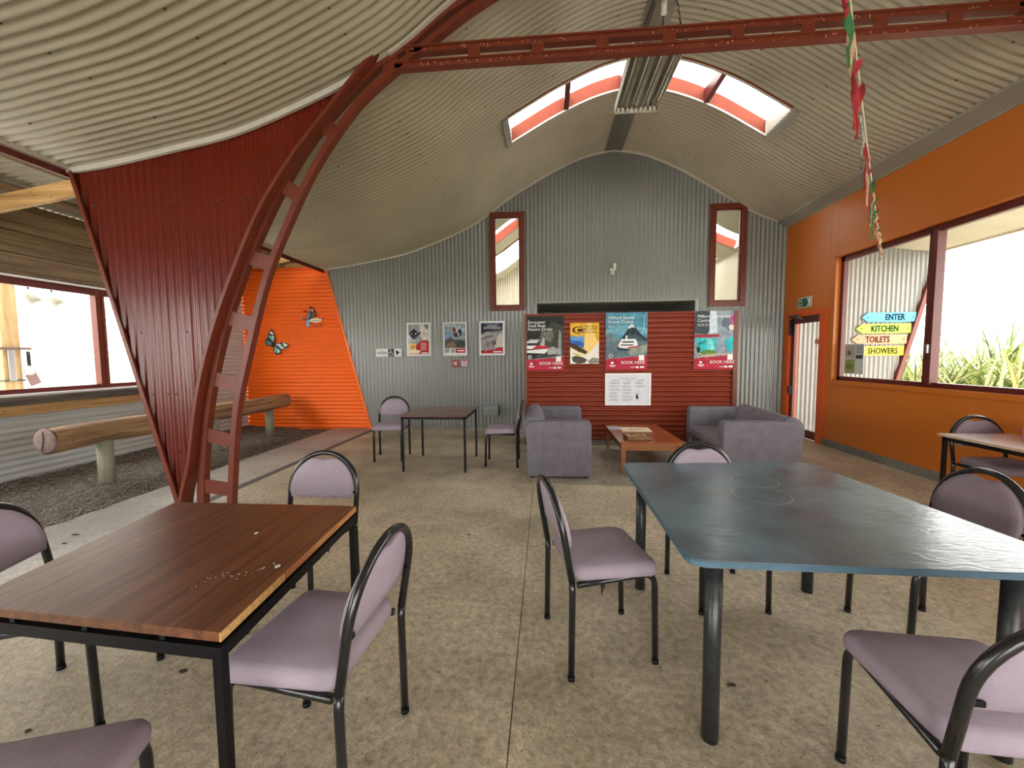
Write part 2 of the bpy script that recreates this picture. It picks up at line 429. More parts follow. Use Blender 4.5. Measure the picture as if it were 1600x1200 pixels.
for xa in (SLX0, SLX1):
    s = -1 if xa < XC else 1; z = roofz(xa)
    bx('upstand_end', min(xa, xa+.03*s), max(xa, xa+.03*s), SLY0, SLY1, z-.01, z+.2, M_TRIM, sk)
for x in (.30, 2.22, XC-.17, XC+.17):
    z = roofz(x); bx('crossbar', x-.035, x+.035, SLY0, SLY1, z-.01, z+.17, M_JOIN, sk)
bx('ridge_cap_board', XC-.15, XC+.15, SLY0, SLY1, 5.17, 5.35, M_GTRIM, sk)
for x0, x1 in ((SLX0, XC-.16), (XC+.16, SLX1)):
    for y in (SLY0, SLY1):
        bar('edge_trim', profile_pts(x0, x1, y, -.012, 16), .02, .022, M_TRIM, sk)
    V = []; F = []
    for k in range(13):
        x = x0+(x1-x0)*k/12; V += [(x, SLY0-.03, roofz(x)+.2), (x, SLY1+.03, roofz(x)+.2)]
    for k in range(12): F.append((2*k, 2*k+2, 2*k+3, 2*k+1))
    obj('pane', V, F, M_GLASS, sk)
for xa, s in ((SLX0, -1), (SLX1, 1)):
    z = roofz(xa+.04*s)
    bx('edge_flashing', min(xa, xa+.085*s), max(xa, xa+.085*s), SLY0-.04, SLY1+.04, -.018, -.008, M_GTRIM, sk, 0,
       Matrix.Translation((xa, 0, z)) @ Matrix.Rotation(-math.atan((roofz(xa+.08)-roofz(xa))/.08), 4, 'Y') @ Matrix.Translation((-xa, 0, 0)))

# ------------------------------------------------------------------ back gable wall with its wings
LX0, LX1 = -3.5, XC+4.74            # feet of the slanted edges
def slant_l(z): return -3.50 - z*(.83/3.19)
def slant_r(z): return 2*XC - slant_l(z)
OPX0, OPX1, OPZ = -.17, 2.76, 2.445
WINS = [(-1.02, -.42, 2.33, 4.10), (3.01, 3.58, 2.34, 4.10)]
def gable_spans(x):
    lo, hi = -.03, roofz(x)-.005
    if x < -3.5: lo = max(lo, (-3.50-x)*3.19/.83)
    if x > LX1: lo = max(lo, (x-LX1)*3.19/.83)
    sp = [(lo, hi)]
    if OPX0 < x < OPX1: sp = [(OPZ, hi)]
    for a, b, c, d in WINS:
        if a < x < b: sp = [(sp[0][0], c), (d, hi)]
    return [s for s in sp if s[1] > s[0]+.001] or [(lo, lo)]
brk = [OPX0, OPX1, -3.5, LX1] + [v for w_ in WINS for v in w_[:2]]
wb = struct(corr_sheet('wall_back', -4.33, 6.81, gable_spans, lambda u, w_, h: (u, YB+h, w_), M_GREY, None, brk))
# screw heads in rows
bm = bmesh.new()
for z in (.75, 1.42, 2.05, 2.62, 3.2, 4.2):
    k = -54
    while k*PITCH*3 < 4.3:
        x = k*PITCH*3+.0; k += 1
        if x < -3.4-z*.25 or z > roofz(x)-.1 or (OPX0-.05 < x < OPX1+.05 and z < OPZ) or any(a-.06 < x < b+.06 and c-.06 < z < d+.06 for a, b, c, d in WINS): continue
        if random.random() < .25: continue
        box(bm, x-.006, x+.006, YB-AMP-.006, YB-AMP+.002, z-.006, z+.006)
s = bmobj('screw_head', bm, M_SCREW, wb); s['kind'] = 'stuff'
struct(bx('baseboard_back', -3.42, OPX0, YB-.03, YB+.06, 0, .062, M_PLINTH, None, .002))
struct(bx('baseboard_right_back', OPX1, XR, YB-.03, YB+.06, 0, .062, M_PLINTH, None, .002))
# opening lining and passage behind
st = empty('passage', (0, 0, 0)); struct(st)
bx('head_lining', OPX0-.02, OPX1+.02, YB-.012, YB+.25, OPZ-.02, OPZ+.004, M_GTRIM, st, .001)
for x in (OPX0, OPX1): bx('side_lining', x-.05 if x < 1 else x-.01, x+.01 if x < 1 else x+.05, YB-.014, YB+.2, 0, OPZ, M_GREY, st, .001)
corr_sheet('passage_ceiling', YB+.05, 10.3, lambda u: [(OPX0-.12, OPX1+.12)], lambda u, w_, h: (w_, u, 2.62-.04*(u-YB)+h), M_GREY, st)
corr_sheet('passage_back_wall', OPX0-.12, OPX1+.12, lambda u: [(0, 2.6)], lambda u, w_, h: (u, 10.2+h, w_), M_GREY, st)
for x in (OPX0-.12, OPX1+.12): bx('passage_side_wall', x-.02, x+.02, YB+.04, 10.3, 0, 2.65, M_GREY, st, 0)
bx('cross_rail', OPX0-.1, OPX1+.1, 9.95, 10.02, 2.24, 2.33, M_GREY, st, .002)
bx('passage_floor', OPX0-.122, OPX1+.122, YB-.03, 10.3, -.1, .0, M_FLOOR, st, 0)
# tall windows
def tall_window(n, a, b, c, d):
    e = struct(empty('window_%d' % n, (0, 0, 0)))
    t = .075
    bm = bmesh.new()
    for q in ((a-.03, a+t-.02, c-.03, d+.03), (b-t+.02, b+.03, c-.03, d+.03)): box(bm, q[0], q[1], YB-.045, YB+.04, q[2], q[3], .004)
    for q in ((c-.03, c+t-.02), (d-t+.02, d+.03)): box(bm, a+t-.02, b-t+.02, YB-.045, YB+.04, q[0], q[1], .004)
    bmobj('window_frame', bm, M_FRAME, e)
    bm = bmesh.new(); i = t-.02
    for q in ((a+i, a+i+.025, c+i, d-i), (b-i-.025, b-i, c+i, d-i)): box(bm, q[0], q[1], YB-.02, YB+.03, q[2], q[3])
    for q in ((c+i, c+i+.025), (d-i-.025, d-i)): box(bm, a+i, b-i, YB-.02, YB+.03, q[0], q[1])
    bmobj('sash', bm, M_JOIN, e)
    bx('pane', a+i, b-i, YB, YB+.005, c+i, d-i, M_GLASS, e, 0)
    bx('head_flashing', a-.06, b+.06, YB-.055, YB, d+.03, d+.042, M_GREY, e, 0)
tall_window(1, *WINS[0]); tall_window(2, *WINS[1])
# room beyond the gable, seen through the tall windows
hall = struct(empty('wall_beyond', (0, 0, 0)))
bx('loft_floor', -4.3, OPX0-.15, YB+.1, 13, 2.16, 2.22, M_CEIL, hall, 0); bx('loft_floor', OPX1+.15, XR, YB+.1, 13, 2.16, 2.22, M_CEIL, hall, 0); bx('loft_floor', OPX0-.16, OPX1+.16, YB+.1, 13, 2.70, 2.76, M_CEIL, hall, 0)
for x in (OPX0-.16, OPX1+.14): bx('loft_kerb', x, x+.02, YB+.1, 13, 2.16, 2.72, M_CEIL, hall, 0)
def loft_spans(x): return [(2.7, roofz(x)-.005)]
corr_sheet('loft_end_wall', -4.3, XR+1, loft_spans, lambda u, w_, h: (u, 12.95+h, w_), M_CEIL, hall)
bx('loft_side_wall', XR, XR+.1, YB+.05, 13, 2.4, 3.75, M_CEIL, hall, 0)
for y in (9.5, 10.4):
    bar('loft_upstand', profile_pts(-3.0, 4.2, y, .07, 30), .18, .03, MATS['upstand_red_paint'], hall)
for x in (-.6, .4, 2.1, 3.0): bx('loft_crossbar', x-.02, x+.02, 8.8, 9.5, roofz(x), roofz(x)+.12, M_JOIN, hall, 0)

# ------------------------------------------------------------------ orange infill at the far left
op = corr_sheet('wall_back_left', -.08, 3.30, lambda z: [(-6.22, slant_l(z)-.01)], lambda u, w_, h: (w_, YB+h, u), M_ORNG)
struct(op)
struct(bar('trim_7', [(slant_l(.0)+.0, YB-.012, .0), (slant_l(3.2), YB-.012, 3.2)], .035, .03, M_ORNG, None))
struct(bx('trim_8', -6.1, slant_l(3.2), YB-.02, YB+.02, 3.28, 3.30, M_ORNG, None, .001))

# ------------------------------------------------------------------ floor, path, drain, gravel
fl = struct(empty('floor', (0, 0, 0)))
g = .0018
for x0, x1 in ((-3.36, -.14), (-.14, XR+.1)):
    for y0, y1 in ((Y0, -.2), (-.2, 3.45), (3.45, YB+.02)):
        bx('slab', x0+g, x1-g, y0+g, y1-g, -.12, 0, M_FLOOR, fl, .003)
bx('sub_base', -4.3, XR+.1, Y0, YB+.1, -.3, -.02, mat('joint_dirt', '4A443A', .95), fl, 0)
for y0, y1 in ((Y0, -1.6), (-1.6, 1.4), (1.4, 4.6), (4.6, YB+.02)):
    bx('path_slab', -4.28, -3.47, y0+g, y1-g, -.12, .0, M_PATH, fl, .006)
for k in range(12):
    y0 = Y0+k*.95
    if y0 < YB: bx('drain_cover', -3.465, -3.365, y0+.003, min(y0+.947, YB), -.04, -.004, M_DRAIN, fl, .004)
def gh(x, y):
    from mathutils import noise
    return -.02 + .03*noise.noise(Vector((x*1.7, y*1.7, 0))) + .022*noise.noise(Vector((x*9, y*9, 3))) + .05*max(0, (-4.8-x))
V = []; F = []; nx, ny = 46, 300
for j in range(ny+1):
    for i in range(nx+1):
        x = -6.2+(1.94)*i/nx; y = Y0+(YB+.05-Y0)*j/ny
        V.append((x, y, min(gh(x, y), .06) if i < nx else -.05))
for j in range(ny):
    for i in range(nx): a = j*(nx+1)+i; F.append((a, a+1, a+nx+2, a+nx+1))
gv = obj('ground_gravel', V, F, M_GRAVEL, None, True)
tag(gv, 'bed of dark gravel between the path and the left wall', 'gravel', None, 'stuff')
V = []; F = []
for k in range(9000):
    x = -6.08+1.84*random.random(); y = 1.8+(YB-1.9)*random.random()**1.0; z = min(gh(x, y), .06)
    r = random.uniform(.008, .02); i = len(V); a = random.random()*6
    for q in range(4): V.append((x+r*math.cos(a+q*1.57)*random.uniform(.7, 1.2), y+r*math.sin(a+q*1.57)*random.uniform(.7, 1.2), z+r*.2))
    V.append((x, y, z+r*.75)); F += [(i, i+1, i+4), (i+1, i+2, i+4), (i+2, i+3, i+4), (i+3, i, i+4)]
s = obj('loose_stones', V, F, M_STONE, gv); s['kind'] = 'stuff'

# ------------------------------------------------------------------ right orange wall
wr = struct(empty('wall_right', (0, 0, 0)))
WY0, WY1, WZ0, WZ1 = .30, 6.47, 1.03, 2.85
DY0, DY1, DZ = 6.62, 7.66, 2.13
def wpanel(y0, y1, z0, z1): bx('wall_sheet', XR, XR+.14, y0+.0012, y1-.0012, z0, z1, M_OWALL, wr, .0012)
wpanel(DY1, YB+.0, .1, 3.75)
wpanel(DY0, DY1, DZ, 3.75)
wpanel(WY1, DY0, .1, 3.75)
for a, b in ((3.95, WY1), (1.55, 3.95), (WY0, 1.55)): wpanel(a, b, .1, WZ0-.06); wpanel(a, b, WZ1, 3.75)
wpanel(Y0, WY0, .1, 3.75)
struct(bx('baseboard_right', XR-.012, XR+.15, Y0, DY0, 0, .105, M_PLINTH, None, .003))
w3 = struct(empty('window_3', (0, 0, 0)))
bx('sill_board', XR-.022, XR+.14, WY0-.04, WY1+.06, WZ0-.06, WZ0, M_OWALL, w3, .004)
bx('reveal_board', XR-.012, XR+.14, WY1, WY1+.035, WZ0, WZ1+.03, M_OWALL, w3, .003)
bx('head_board', XR-.012, XR+.14, WY0, WY1+.035, WZ1, WZ1+.035, M_OWALL, w3, .003)
bm = bmesh.new(); X0, X1 = XR+.06, XR+.125
box(bm, X0, X1, WY0, WY1, WZ0, WZ0+.055, .004); box(bm, X0, X1, WY0, WY1, WZ1-.075, WZ1, .004); box(bm, X0, X1, WY1-.06, WY1, WZ0, WZ1, .004)
bmobj('window_frame', bm, M_JOIN, w3)
mull = (5.03, 3.35, 1.7)
for y in mull:
    bm = bmesh.new(); box(bm, X0-.03, X1, y-.075, y-.01, WZ0+.02, WZ1-.03, .004); box(bm, X0, X1+.01, y-.01, y+.055, WZ0+.02, WZ1-.03, .004)
    bmobj('mullion', bm, M_JOIN, w3)
bx('window_latch', X0-.055, X0-.03, 4.975, 5.0, 1.42, 1.52, M_ALU, w3, .004)
ys = [WY0] + sorted(mull) + [WY1]
for a, b in zip(ys, ys[1:]): bx('pane', X0+.03, X0+.035, a, b, WZ0+.03, WZ1-.05, M_GLASS, w3, 0)
# door
dr = struct(empty('door_1', (0, 0, 0)))
bx('door_jamb', XR-.02, XR+.14, DY0, DY0+.16, 0, DZ-.075, M_OJAMB, dr, .003)
bx('door_jamb', XR-.02, XR+.14, DY1-.10, DY1, 0, DZ-.075, M_OJAMB, dr, .003)
bx('door_head', XR-.022, XR+.14, DY0-.002, DY1+.002, DZ-.075, DZ+.012, M_OJAMB, dr, .003)
bm = bmesh.new(); a, b = DY0+.16, DY1-.10
box(bm, XR+.02, XR+.065, b-.09, b, .015, DZ-.08, .003); box(bm, XR+.02, XR+.065, a, a+.05, .015, DZ-.08, .003)
box(bm, XR+.02, XR+.065, a+.05, b-.09, DZ-.19, DZ-.08, .003); box(bm, XR+.02, XR+.065, a+.05, b-.09, .015, .15, .003)
leaf = bmobj('door_leaf', bm, M_JOIN, dr)
bx('door_glass', XR+.04, XR+.046, a+.05, b-.09, .15, DZ-.19, M_GLASS, leaf, 0)
bm = bmesh.new(); box(bm, XR-.05, XR-.02, b-.28, b-.02, DZ-.09, DZ-.035, .005); bmobj('door_closer', bm, mat('closer_bronze', '6A5F50', .4, .6), dr)
tube('closer_arm', [(XR-.05, b-.22, DZ-.1), (XR-.09, b-.42, DZ-.11), (XR+.01, b-.34, DZ-.13)], .007, M_ALU, dr, 6)
bx('door_handle', XR-.03, XR+.02, b-.075, b-.03, .72, .86, M_BLACK, leaf, .004)
bx('closer_bracket', XR-.03, XR+.02, b-.03, b-.0, 1.75, 2.02, M_BLACK, dr, .003)
bm = bmesh.new(); sweep(bm, [(XR+.035, a+.13, 1.62), (XR+.038, a+.13, 1.62)], circ(.05, 20)); bmobj('round_sticker', bm, mat('sticker_pale_red', 'DDA08C', .5), dr)
# exit sign above the door
ex = empty('exit_sign', (XR-.006, 7.18, 2.28), 0, 'small green fire exit sign above the glass door', 'sign')
bx('sign_plate', -.006, .004, -.18, .18, -.085, .085, M_PLAS, ex, .002)
bx('sign_face', -.008, -.005, -.165, .165, -.07, .07, M_GREEN, ex, 0)
LEFTF = Matrix(((0, 0, -1, 0), (-1, 0, 0, 0), (0, 1, 0, 0), (0, 0, 0, 1)))      # text facing -X, reading towards -Y
text('FIRE', .058, M_WINK, ex, Matrix.Translation((-.0095, .155, .012)) @ LEFTF, depth=.0004)
text('EXIT', .058, M_WINK, ex, Matrix.Translation((-.0095, .155, -.052)) @ LEFTF, depth=.0004)
bx('door_symbol', -.0105, -.008, -.155, -.075, -.06, .06, M_WINK, ex, 0)
bm = bmesh.new()
def exf(a, b, h): return (h, -a, b)
for pts in ([(.035, .0), (.055, .03), (.075, .035), (.07, .0), (.085, -.03), (.075, -.055), (.06, -.02), (.04, -.05), (.025, -.05)], [(.06, .04), (.072, .04), (.072, .052), (.06, .052)]):
    prism(bm, [(p+.03, q) for p, q in pts], -.0125, -.0105, exf)
bmobj('running_figure', bm, M_GREEN, ex)

# ------------------------------------------------------------------ left outer wall of the lean-to
XL = -6.13
wl = struct(empty('wall_left', (0, 0, 0)))
corr_sheet('wall_sheet', -.05, .80, lambda u: [(Y0, YB)], lambda u, w_, h: (XL+h, w_, u), mat('white_grey_steel', 'B9BDBA', .35, 0, .05, 1.5), wl, nw=6)
corr_sheet('wall_sheet', .80, 2.42, lambda u: [(6.55, YB)], lambda u, w_, h: (XL+h, w_, u), MATS['white_grey_steel'], wl)
corr_sheet('wall_sheet', 2.42, 3.25, lambda u: [(6.55, YB)], lambda u, w_, h: (XL+h, w_, u), MATS['white_grey_steel'], wl)
bx('bottom_rail', XL-.05, XL+.09, Y0, 6.9, .80, .92, M_TIMB, wl, .006)
bx('sleeper_rail', XL-.05, XL+.17, Y0, 6.3, .92, 1.02, M_SLAT, wl, .008)
bx('sill_board', XL-.06, XL+.13, Y0, 6.4, 1.02, 1.045, M_WHITE, wl, .003)
for k, (z0, z1, m) in enumerate(((2.42, 2.655, M_TIMBD), (2.665, 2.905, M_TIMBD), (2.915, 3.26, M_TIMBD))):
    bx('lintel_board', XL-.05+.0*k, XL+.09-.015*k, Y0, 6.9, z0, z1, m, wl, .006)
bx('white_bead', XL-.02, XL+.1, Y0, 6.6, 2.385, 2.41, M_WHITE, wl, .002)
w5 = struct(empty('window_5', (0, 0, 0)))
bm = bmesh.new(); A, B = XL+.0, XL+.06
box(bm, A, B, Y0, 6.5, 2.30, 2.385, .003); box(bm, A, B, Y0, 6.5, 1.045, 1.10, .003); box(bm, A, B, 6.45, 6.55, 1.045, 2.38, .003)
bmobj('window_frame', bm, M_JOIN, w5)
for y in (5.06, 3.3, 1.6, -.2, -2):
    bm = bmesh.new(); box(bm, A-.02, B+.01, y-.04, y+.03, 1.07, 2.35, .003); box(bm, A, B+.03, y+.03, y+.055, 1.07, 2.35, .003); bmobj('mullion', bm, M_FRAME, w5)
bx('pane', XL+.02, XL+.025, Y0, 6.5, 1.08, 2.35, M_GLASS, w5, 0)
# lean-to roof
lr = struct(empty('ceiling_left', (0, 0, 0)))
corr_sheet('lean_to_sheet', Y0, YB+.05, lambda u: [(XL-.1, -4.30)], lambda u, w_, h: (w_, u, 3.42+.07*(w_+4.3)+h), M_CEIL, lr)
for y, zt in ((3.66, 3.185), (5.35, 3.20), (6.9, 3.3), (1.9, 3.185), (.2, 3.185), (-1.6, 3.185)):
    bar('rafter', [(-4.36, y, zt-.07), (XL+.02, y, zt-.07-.24)], .15, .05, M_TIMBX, lr, (0, 1, 0))
for x, z in ((-4.9, 3.28), (-5.6, 3.2)):
    bx('purlin', x-.03, x+.03, Y0, YB, z, z+.08, M_TIMBD, lr, .004)
bx('beam_over_orange', XL-.1, -4.40, 7.62, 7.67, 3.20, 3.42, M_TIMBX, lr, .004)
bx('noggin', -5.15, -5.07, 7.58, 7.62, 3.20, 3.36, M_TIMBD, lr, .004)

# unseen rear end of the hall behind the camera, opening sized for frontal fill light
re = struct(empty('wall_front', (0, 0, 0)))
for x0, x1, z0, z1 in ((-4.3, -3.0, 0, 3.3), (4.0, XR+.1, 0, 3.8), (-3.0, -1.25, 0, 3.4), (-1.25, 4.0, 0, .3), (-3.0, 4.0, 2.6, 3.4)): bx('wall_sheet', x0, x1, Y0-.08, Y0, z0, z1, M_GREY, re, 0)
corr_sheet('gable_sheet', -4.33, XR, lambda x: [(min(3.3, roofz(x)-.02), roofz(x)-.005)], lambda u, w_, h: (u, Y0+h, w_), M_GREY, re)
for x in (-1.25, .5, 2.25, 4.0): bx('glazing_post', x-.04, x+.04, Y0-.06, Y0, .3, 2.6, M_JOIN, re, 0)

# ------------------------------------------------------------------ outdoors
go = struct(bx('ground', -60, 60, -40, 60, -.35, -.06, M_OUTG, None, 0))
bx('grass_verge', 11, 40, -20, 40, -.07, -.03, M_GRASS, go, 0)
bx('kerb', 7.6, 7.75, -6, 7.2, -.1, .06, M_PATH, go, .01)
def flax(x, y, h, nblade, seed, label):
    rd = random.Random(seed)
    root = empty('flax_bush', (x, y, -.06), 0, label, 'plant', 'flax bushes outside the right window')
    fm = [mat('flax_leaf_light', 'B9C07A', .6, 0, .12, 3), mat('flax_leaf_green', '7F9450', .6, 0, .15, 3), mat('flax_leaf_dark', '4F6136', .6, 0, .15, 3), mat('flax_leaf_dry', 'D2C69A', .7, 0, .1, 3)]
    def blade(L, lean, wd):
        V = []; F = []; n = 5
        for k in range(n+1):
            t = k/n; r = lean*t**1.8*L; z = L*t*(1-.28*lean*t*t); ww = wd*(1-t**2.5)+.002
            V += [(r, -ww, z), (r-.012, 0, z-.008), (r, ww, z)]
        for k in range(n): a = 3*k; F += [(a, a+1, a+4, a+3), (a+1, a+2, a+5, a+4)]
        return V, F
    protos = []
    for k in range(6):
        V, F = blade(h*rd.uniform(.75, 1.1), rd.uniform(.15, 1.1), rd.uniform(.022, .04))
        me = bpy.data.meshes.new('leaf'); me.from_pydata(V, [], F); me.materials.append(fm[k % 4]); protos.append(me)
    for k in range(nblade):
        o = bpy.data.objects.new('leaf', protos[k % 6]); COL.objects.link(o); o.parent = root
        o.location = (rd.gauss(0, .3), rd.gauss(0, .3), 0); o.rotation_euler = (rd.uniform(-.12, .12), rd.uniform(-.15, .15), rd.uniform(0, 6.3))
    V = []; F = []; fmi = []
    for k in range(170):
        bv, bf = blade(h*rd.uniform(.55, 1.), rd.uniform(.3, .9), rd.uniform(.015, .035)); i = len(V); a = rd.uniform(0, 6.3); dx, dy = rd.gauss(0, .4), rd.gauss(0, .4)
        V += [(dx+p[0]*math.cos(a)-p[1]*math.sin(a), dy+p[0]*math.sin(a)+p[1]*math.cos(a), p[2]) for p in bv]; F += [tuple(i+q for q in f) for f in bf]; fmi += [k % 4]*len(bf)
    s = obj('inner_leaves', V, F, fm, root, False, fmi); s['kind'] = 'stuff'
    return root
flx = [(7.9, 9.3, 2.1, 30, 'flax bush seen right beside the slanted red edge of the outside wall'), (8.9, 8.3, 2.0, 30, 'pale flax bush just right of the window mullion'), (10.2, 10.0, 2.5, 26, 'tall flax bush far back, left of both flower stalks'), (10.5, 8.2, 2.35, 34, 'large flax bush left of the dark flower stalks'),
       (12.0, 8.9, 2.6, 34, 'flax bush that carries the left flower stalk'), (12.2, 7.2, 2.4, 34, 'big flax bush with drooping leaves at the right edge of the window view'), (14.2, 8.6, 2.8, 24, 'flax bush far behind, at the right edge of the window view'), (9.4, 6.7, 1.1, 26, 'low sprawling flax bush closest to the glass')]
for i, f in enumerate(flx): flax(f[0], f[1], f[2], f[3], 11+i, f[4])
def stalk(x, y, h, label):
    e = empty('flower_stalk', (x, y, -.05), 0, label, 'plant', 'flax flower stalks')
    m = mat('dark_seed_stalk', '3A2F3A', .8)
    tube('stem', [(0, 0, 0), (.05, 0, h*.6), (.02, 0, h)], .016, m, e, 6)
    bm = bmesh.new(); rd = random.Random(int(x*10))
    for k in range(16):
        z = h*.62+k*h*.024; s = -1 if k % 2 else 1; l = rd.uniform(.09, .2)
        sweep(bm, [(.03, 0, z), (.03+s*l*.7, .02, z+.02), (.03+s*l, .02, z+.08)], circ(.014, 5))
    bmobj('seed_pod', bm, m, e)
stalk(11.6, 8.5, 3.3, 'left one of two dark flax flower stalks against the white sky')
stalk(12.9, 7.9, 3.2, 'right one of two dark flax flower stalks against the white sky')
# the slanted dark red edge of the outside wing
struct(bar('trim_9', [(slant_r(-.05)+.03, YB-.02, -.05), (slant_r(3.2)+.03, YB-.02, 3.2)], .07, .09, M_FRAME, None))
struct(bx('trim_10', 6.80, 6.85, Y0, YB+.1, 3.16, 3.215, M_TRIM, None, 0))

# left yard: timber post with lamps and tools, pale slatted fence
fe = empty('slat_fence', (-9.6, 3.2, -.06), 0, 'pale outdoor fence of horizontal slats beyond the left window', 'fence')
mfe = mat('bleached_slat', 'E4E0D6', .85, 0, .06, 2)
for k in range(19): bx('slat', -.015, .015, -5.5, 6.5, .05+k*.14, .165+k*.14, mfe, fe, .003)
for y in (-5.4, -2.4, .6, 3.6, 6.4): bx('fence_post', -.12, -.02, y-.05, y+.05, 0, 2.75, mfe, fe, .004)
po = empty('timber_post', (-7.50, 5.02, -.06), 0, 'weathered square timber post outside the left window', 'post')
bx('shaft', -.10, .10, -.10, .10, .0, 3.0, M_TIMBZ, po, .01)
bx('collar', -.115, .115, -.115, .115, 1.20, 1.225, M_SLAT, po, .002)
tb = empty('tool_rack', (-7.39, 4.98, 1.60), 0, 'small metal bracket screwed to the outdoor timber post', 'bracket')
bx('crossbar', 0, .02, -.13, .24, -.02, .015, mat('rusty_bracket', '6E5A50', .6, .4), tb, .003)
bx('slotted_plate', 0, .018, -.02, .05, -.45, -.02, M_ALU, tb, .004)
sp = empty('hanging_scraper', (-7.375, 5.18, 1.56), 0, 'scraper with ring handle hanging from the bracket on the post', 'tool')
tube('grip', [(0, 0, .0), (0, 0, -.2)], .02, M_BLACK, sp, 8)
rg_ = tube('ring', [(0, .06*math.sin(2*PI*k/16), -.27+.06*math.cos(2*PI*k/16)) for k in range(17)], .012, M_ALU, sp, 6)
bx('blade', -.006, .006, -.04, .09, -.50, -.33, mat('scraper_blade', '8A6A68', .5, .3), sp, .002, Matrix.Rotation(.35, 4, 'X') @ Matrix.Translation((0, -.13, .03)))
for k, (dy, lab) in enumerate(((.24, 'left floodlight under the beam beside the outdoor post'), (.52, 'right floodlight under the beam beside the outdoor post'))):
    l = empty('floodlight', (-7.5, 5.1+dy, 2.42), 0, lab, 'lamp', 'outdoor floodlights')
    bm = bmesh.new(); sweep(bm, [(0, 0, .02), (.03, 0, -.05), (.09, .02, -.14)], circ(.07, 12)); bmobj('lamp_head', bm, M_GTRIM, l, True)
    tube('lamp_arm', [(0, 0, 0), (-.03, 0, .18), (-.03, -.1, .3)], .012, M_BLACK, l, 6)
bx('outdoor_beam', -7.58, -7.42, 2.5, 8, 2.72, 2.9, M_TIMB, None, .006)
tag(bpy.data.objects['outdoor_beam'], 'timber beam carried by the outdoor post', 'beam')

# ------------------------------------------------------------------ red fin wall and steel arch at the frame plane
EDGE = [(-3.41, .0), (-3.37, .2), (-3.287, .466), (-3.206, .895), (-3.102, 1.315), (-2.933, 1.785), (-2.697, 2.298), (-2.459, 2.74), (-2.139, 3.166), (-1.832, 3.5), (-1.592, 3.749), (-1.385, 3.955)]
def cr_curve(P, n=5):
    P = [Vector((a, b)) for a, b in P]; P = [P[0]*2-P[1]]+P+[P[-1]*2-P[-2]]; out = []
    for i in range(1, len(P)-2):
        for k in range(n):
            t = k/n; a, b, c, d = P[i-1:i+3]
            out.append(.5*((2*b)+(c-a)*t+(2*a-5*b+4*c-d)*t*t+(3*b-a-3*c+d)*t**3))
    out.append(P[-2]); return [(p.x, p.y) for p in out]
EC = cr_curve(EDGE)
def edge_z(x):
    for (a, za), (b, zb) in zip(EC, EC[1:]):
        if a <= x <= b: return za+(zb-za)*(x-a)/(b-a)
    return 0. if x < EC[0][0] else EC[-1][1]
def fin_spans(x):
    lo = max(0.01, (-3.49-x)*3.19/.85 if x < -3.49 else edge_z(x)); hi = roofz(x)-.02
    return [(lo, max(lo, hi))]
fin = empty('fin_wall', (-3.45, YF, 0), 0, 'tall triangular fin of red corrugated steel narrowing to the floor', 'wall')
f = corr_sheet('corrugated_sheet', -4.34, -1.40, fin_spans, lambda u, w_, h: (u+3.45, .0-h, w_), M_RED, fin, (-3.49, -3.41), amp=.0145)
bar('left_edge_angle', [(-3.49+3.45-.0, -.012, .0), (-4.345+3.45, -.012, 3.17)], .02, .055, M_FRAME, fin)
bar('left_edge_channel', [(-3.455+3.45, -.045, .0), (-4.32+3.45, -.045, 3.15)], .035, .02, M_FRAME, fin)
bar('curved_cover_strip', [(a+3.45, -.05, b) for a, b in EC], .03, .14, M_FRAME, fin)
bm = bmesh.new(); rr = random.Random(3)
for z in (.55, 1.1, 1.68, 2.25, 2.85):
    for k in range(40):
        x = -4.3+k*PITCH
        if fin_spans(x)[0][0] < z < fin_spans(x)[0][1] and rr.random() < .4: box(bm, x+3.45-.006, x+3.45+.006, -.02, -.008, z-.006, z+.006)
s = bmobj('screw_head', bm, M_SCREW, fin); s['kind'] = 'stuff'

arch = empty('steel_arch', (-3.2, YF, 0), 0, 'curved dark red steel ladder arch rising along the red fin to the roof', 'arch')
OC = [(-3.255, 0), (-3.235, .3), (-3.19, .65), (-3.12, 1.05), (-2.985, 1.54), (-2.86, 1.88), (-2.65, 2.34), (-2.30, 2.95), (-1.90, 3.46), (-1.30, 3.98), (-.79, 4.29), (-.2, 4.56), (.4, 4.86), (.9, 5.03), (XC, 5.09)]
IC = [(-2.975, 0), (-2.945, .3), (-2.90, .7), (-2.84, 1.05), (-2.71, 1.51), (-2.50, 2.16), (-2.23, 2.71), (-1.96, 3.16), (-1.60, 3.59), (-1.22, 3.885), (-.80, 4.165), (-.53, 4.325), (-.1, 4.53), (.5, 4.74), (XC, 4.92)]
oc, ic = [(a, min(b, roofz(a)-.03) if a > -1.9 else b) for a, b in cr_curve(OC)], cr_curve(IC)
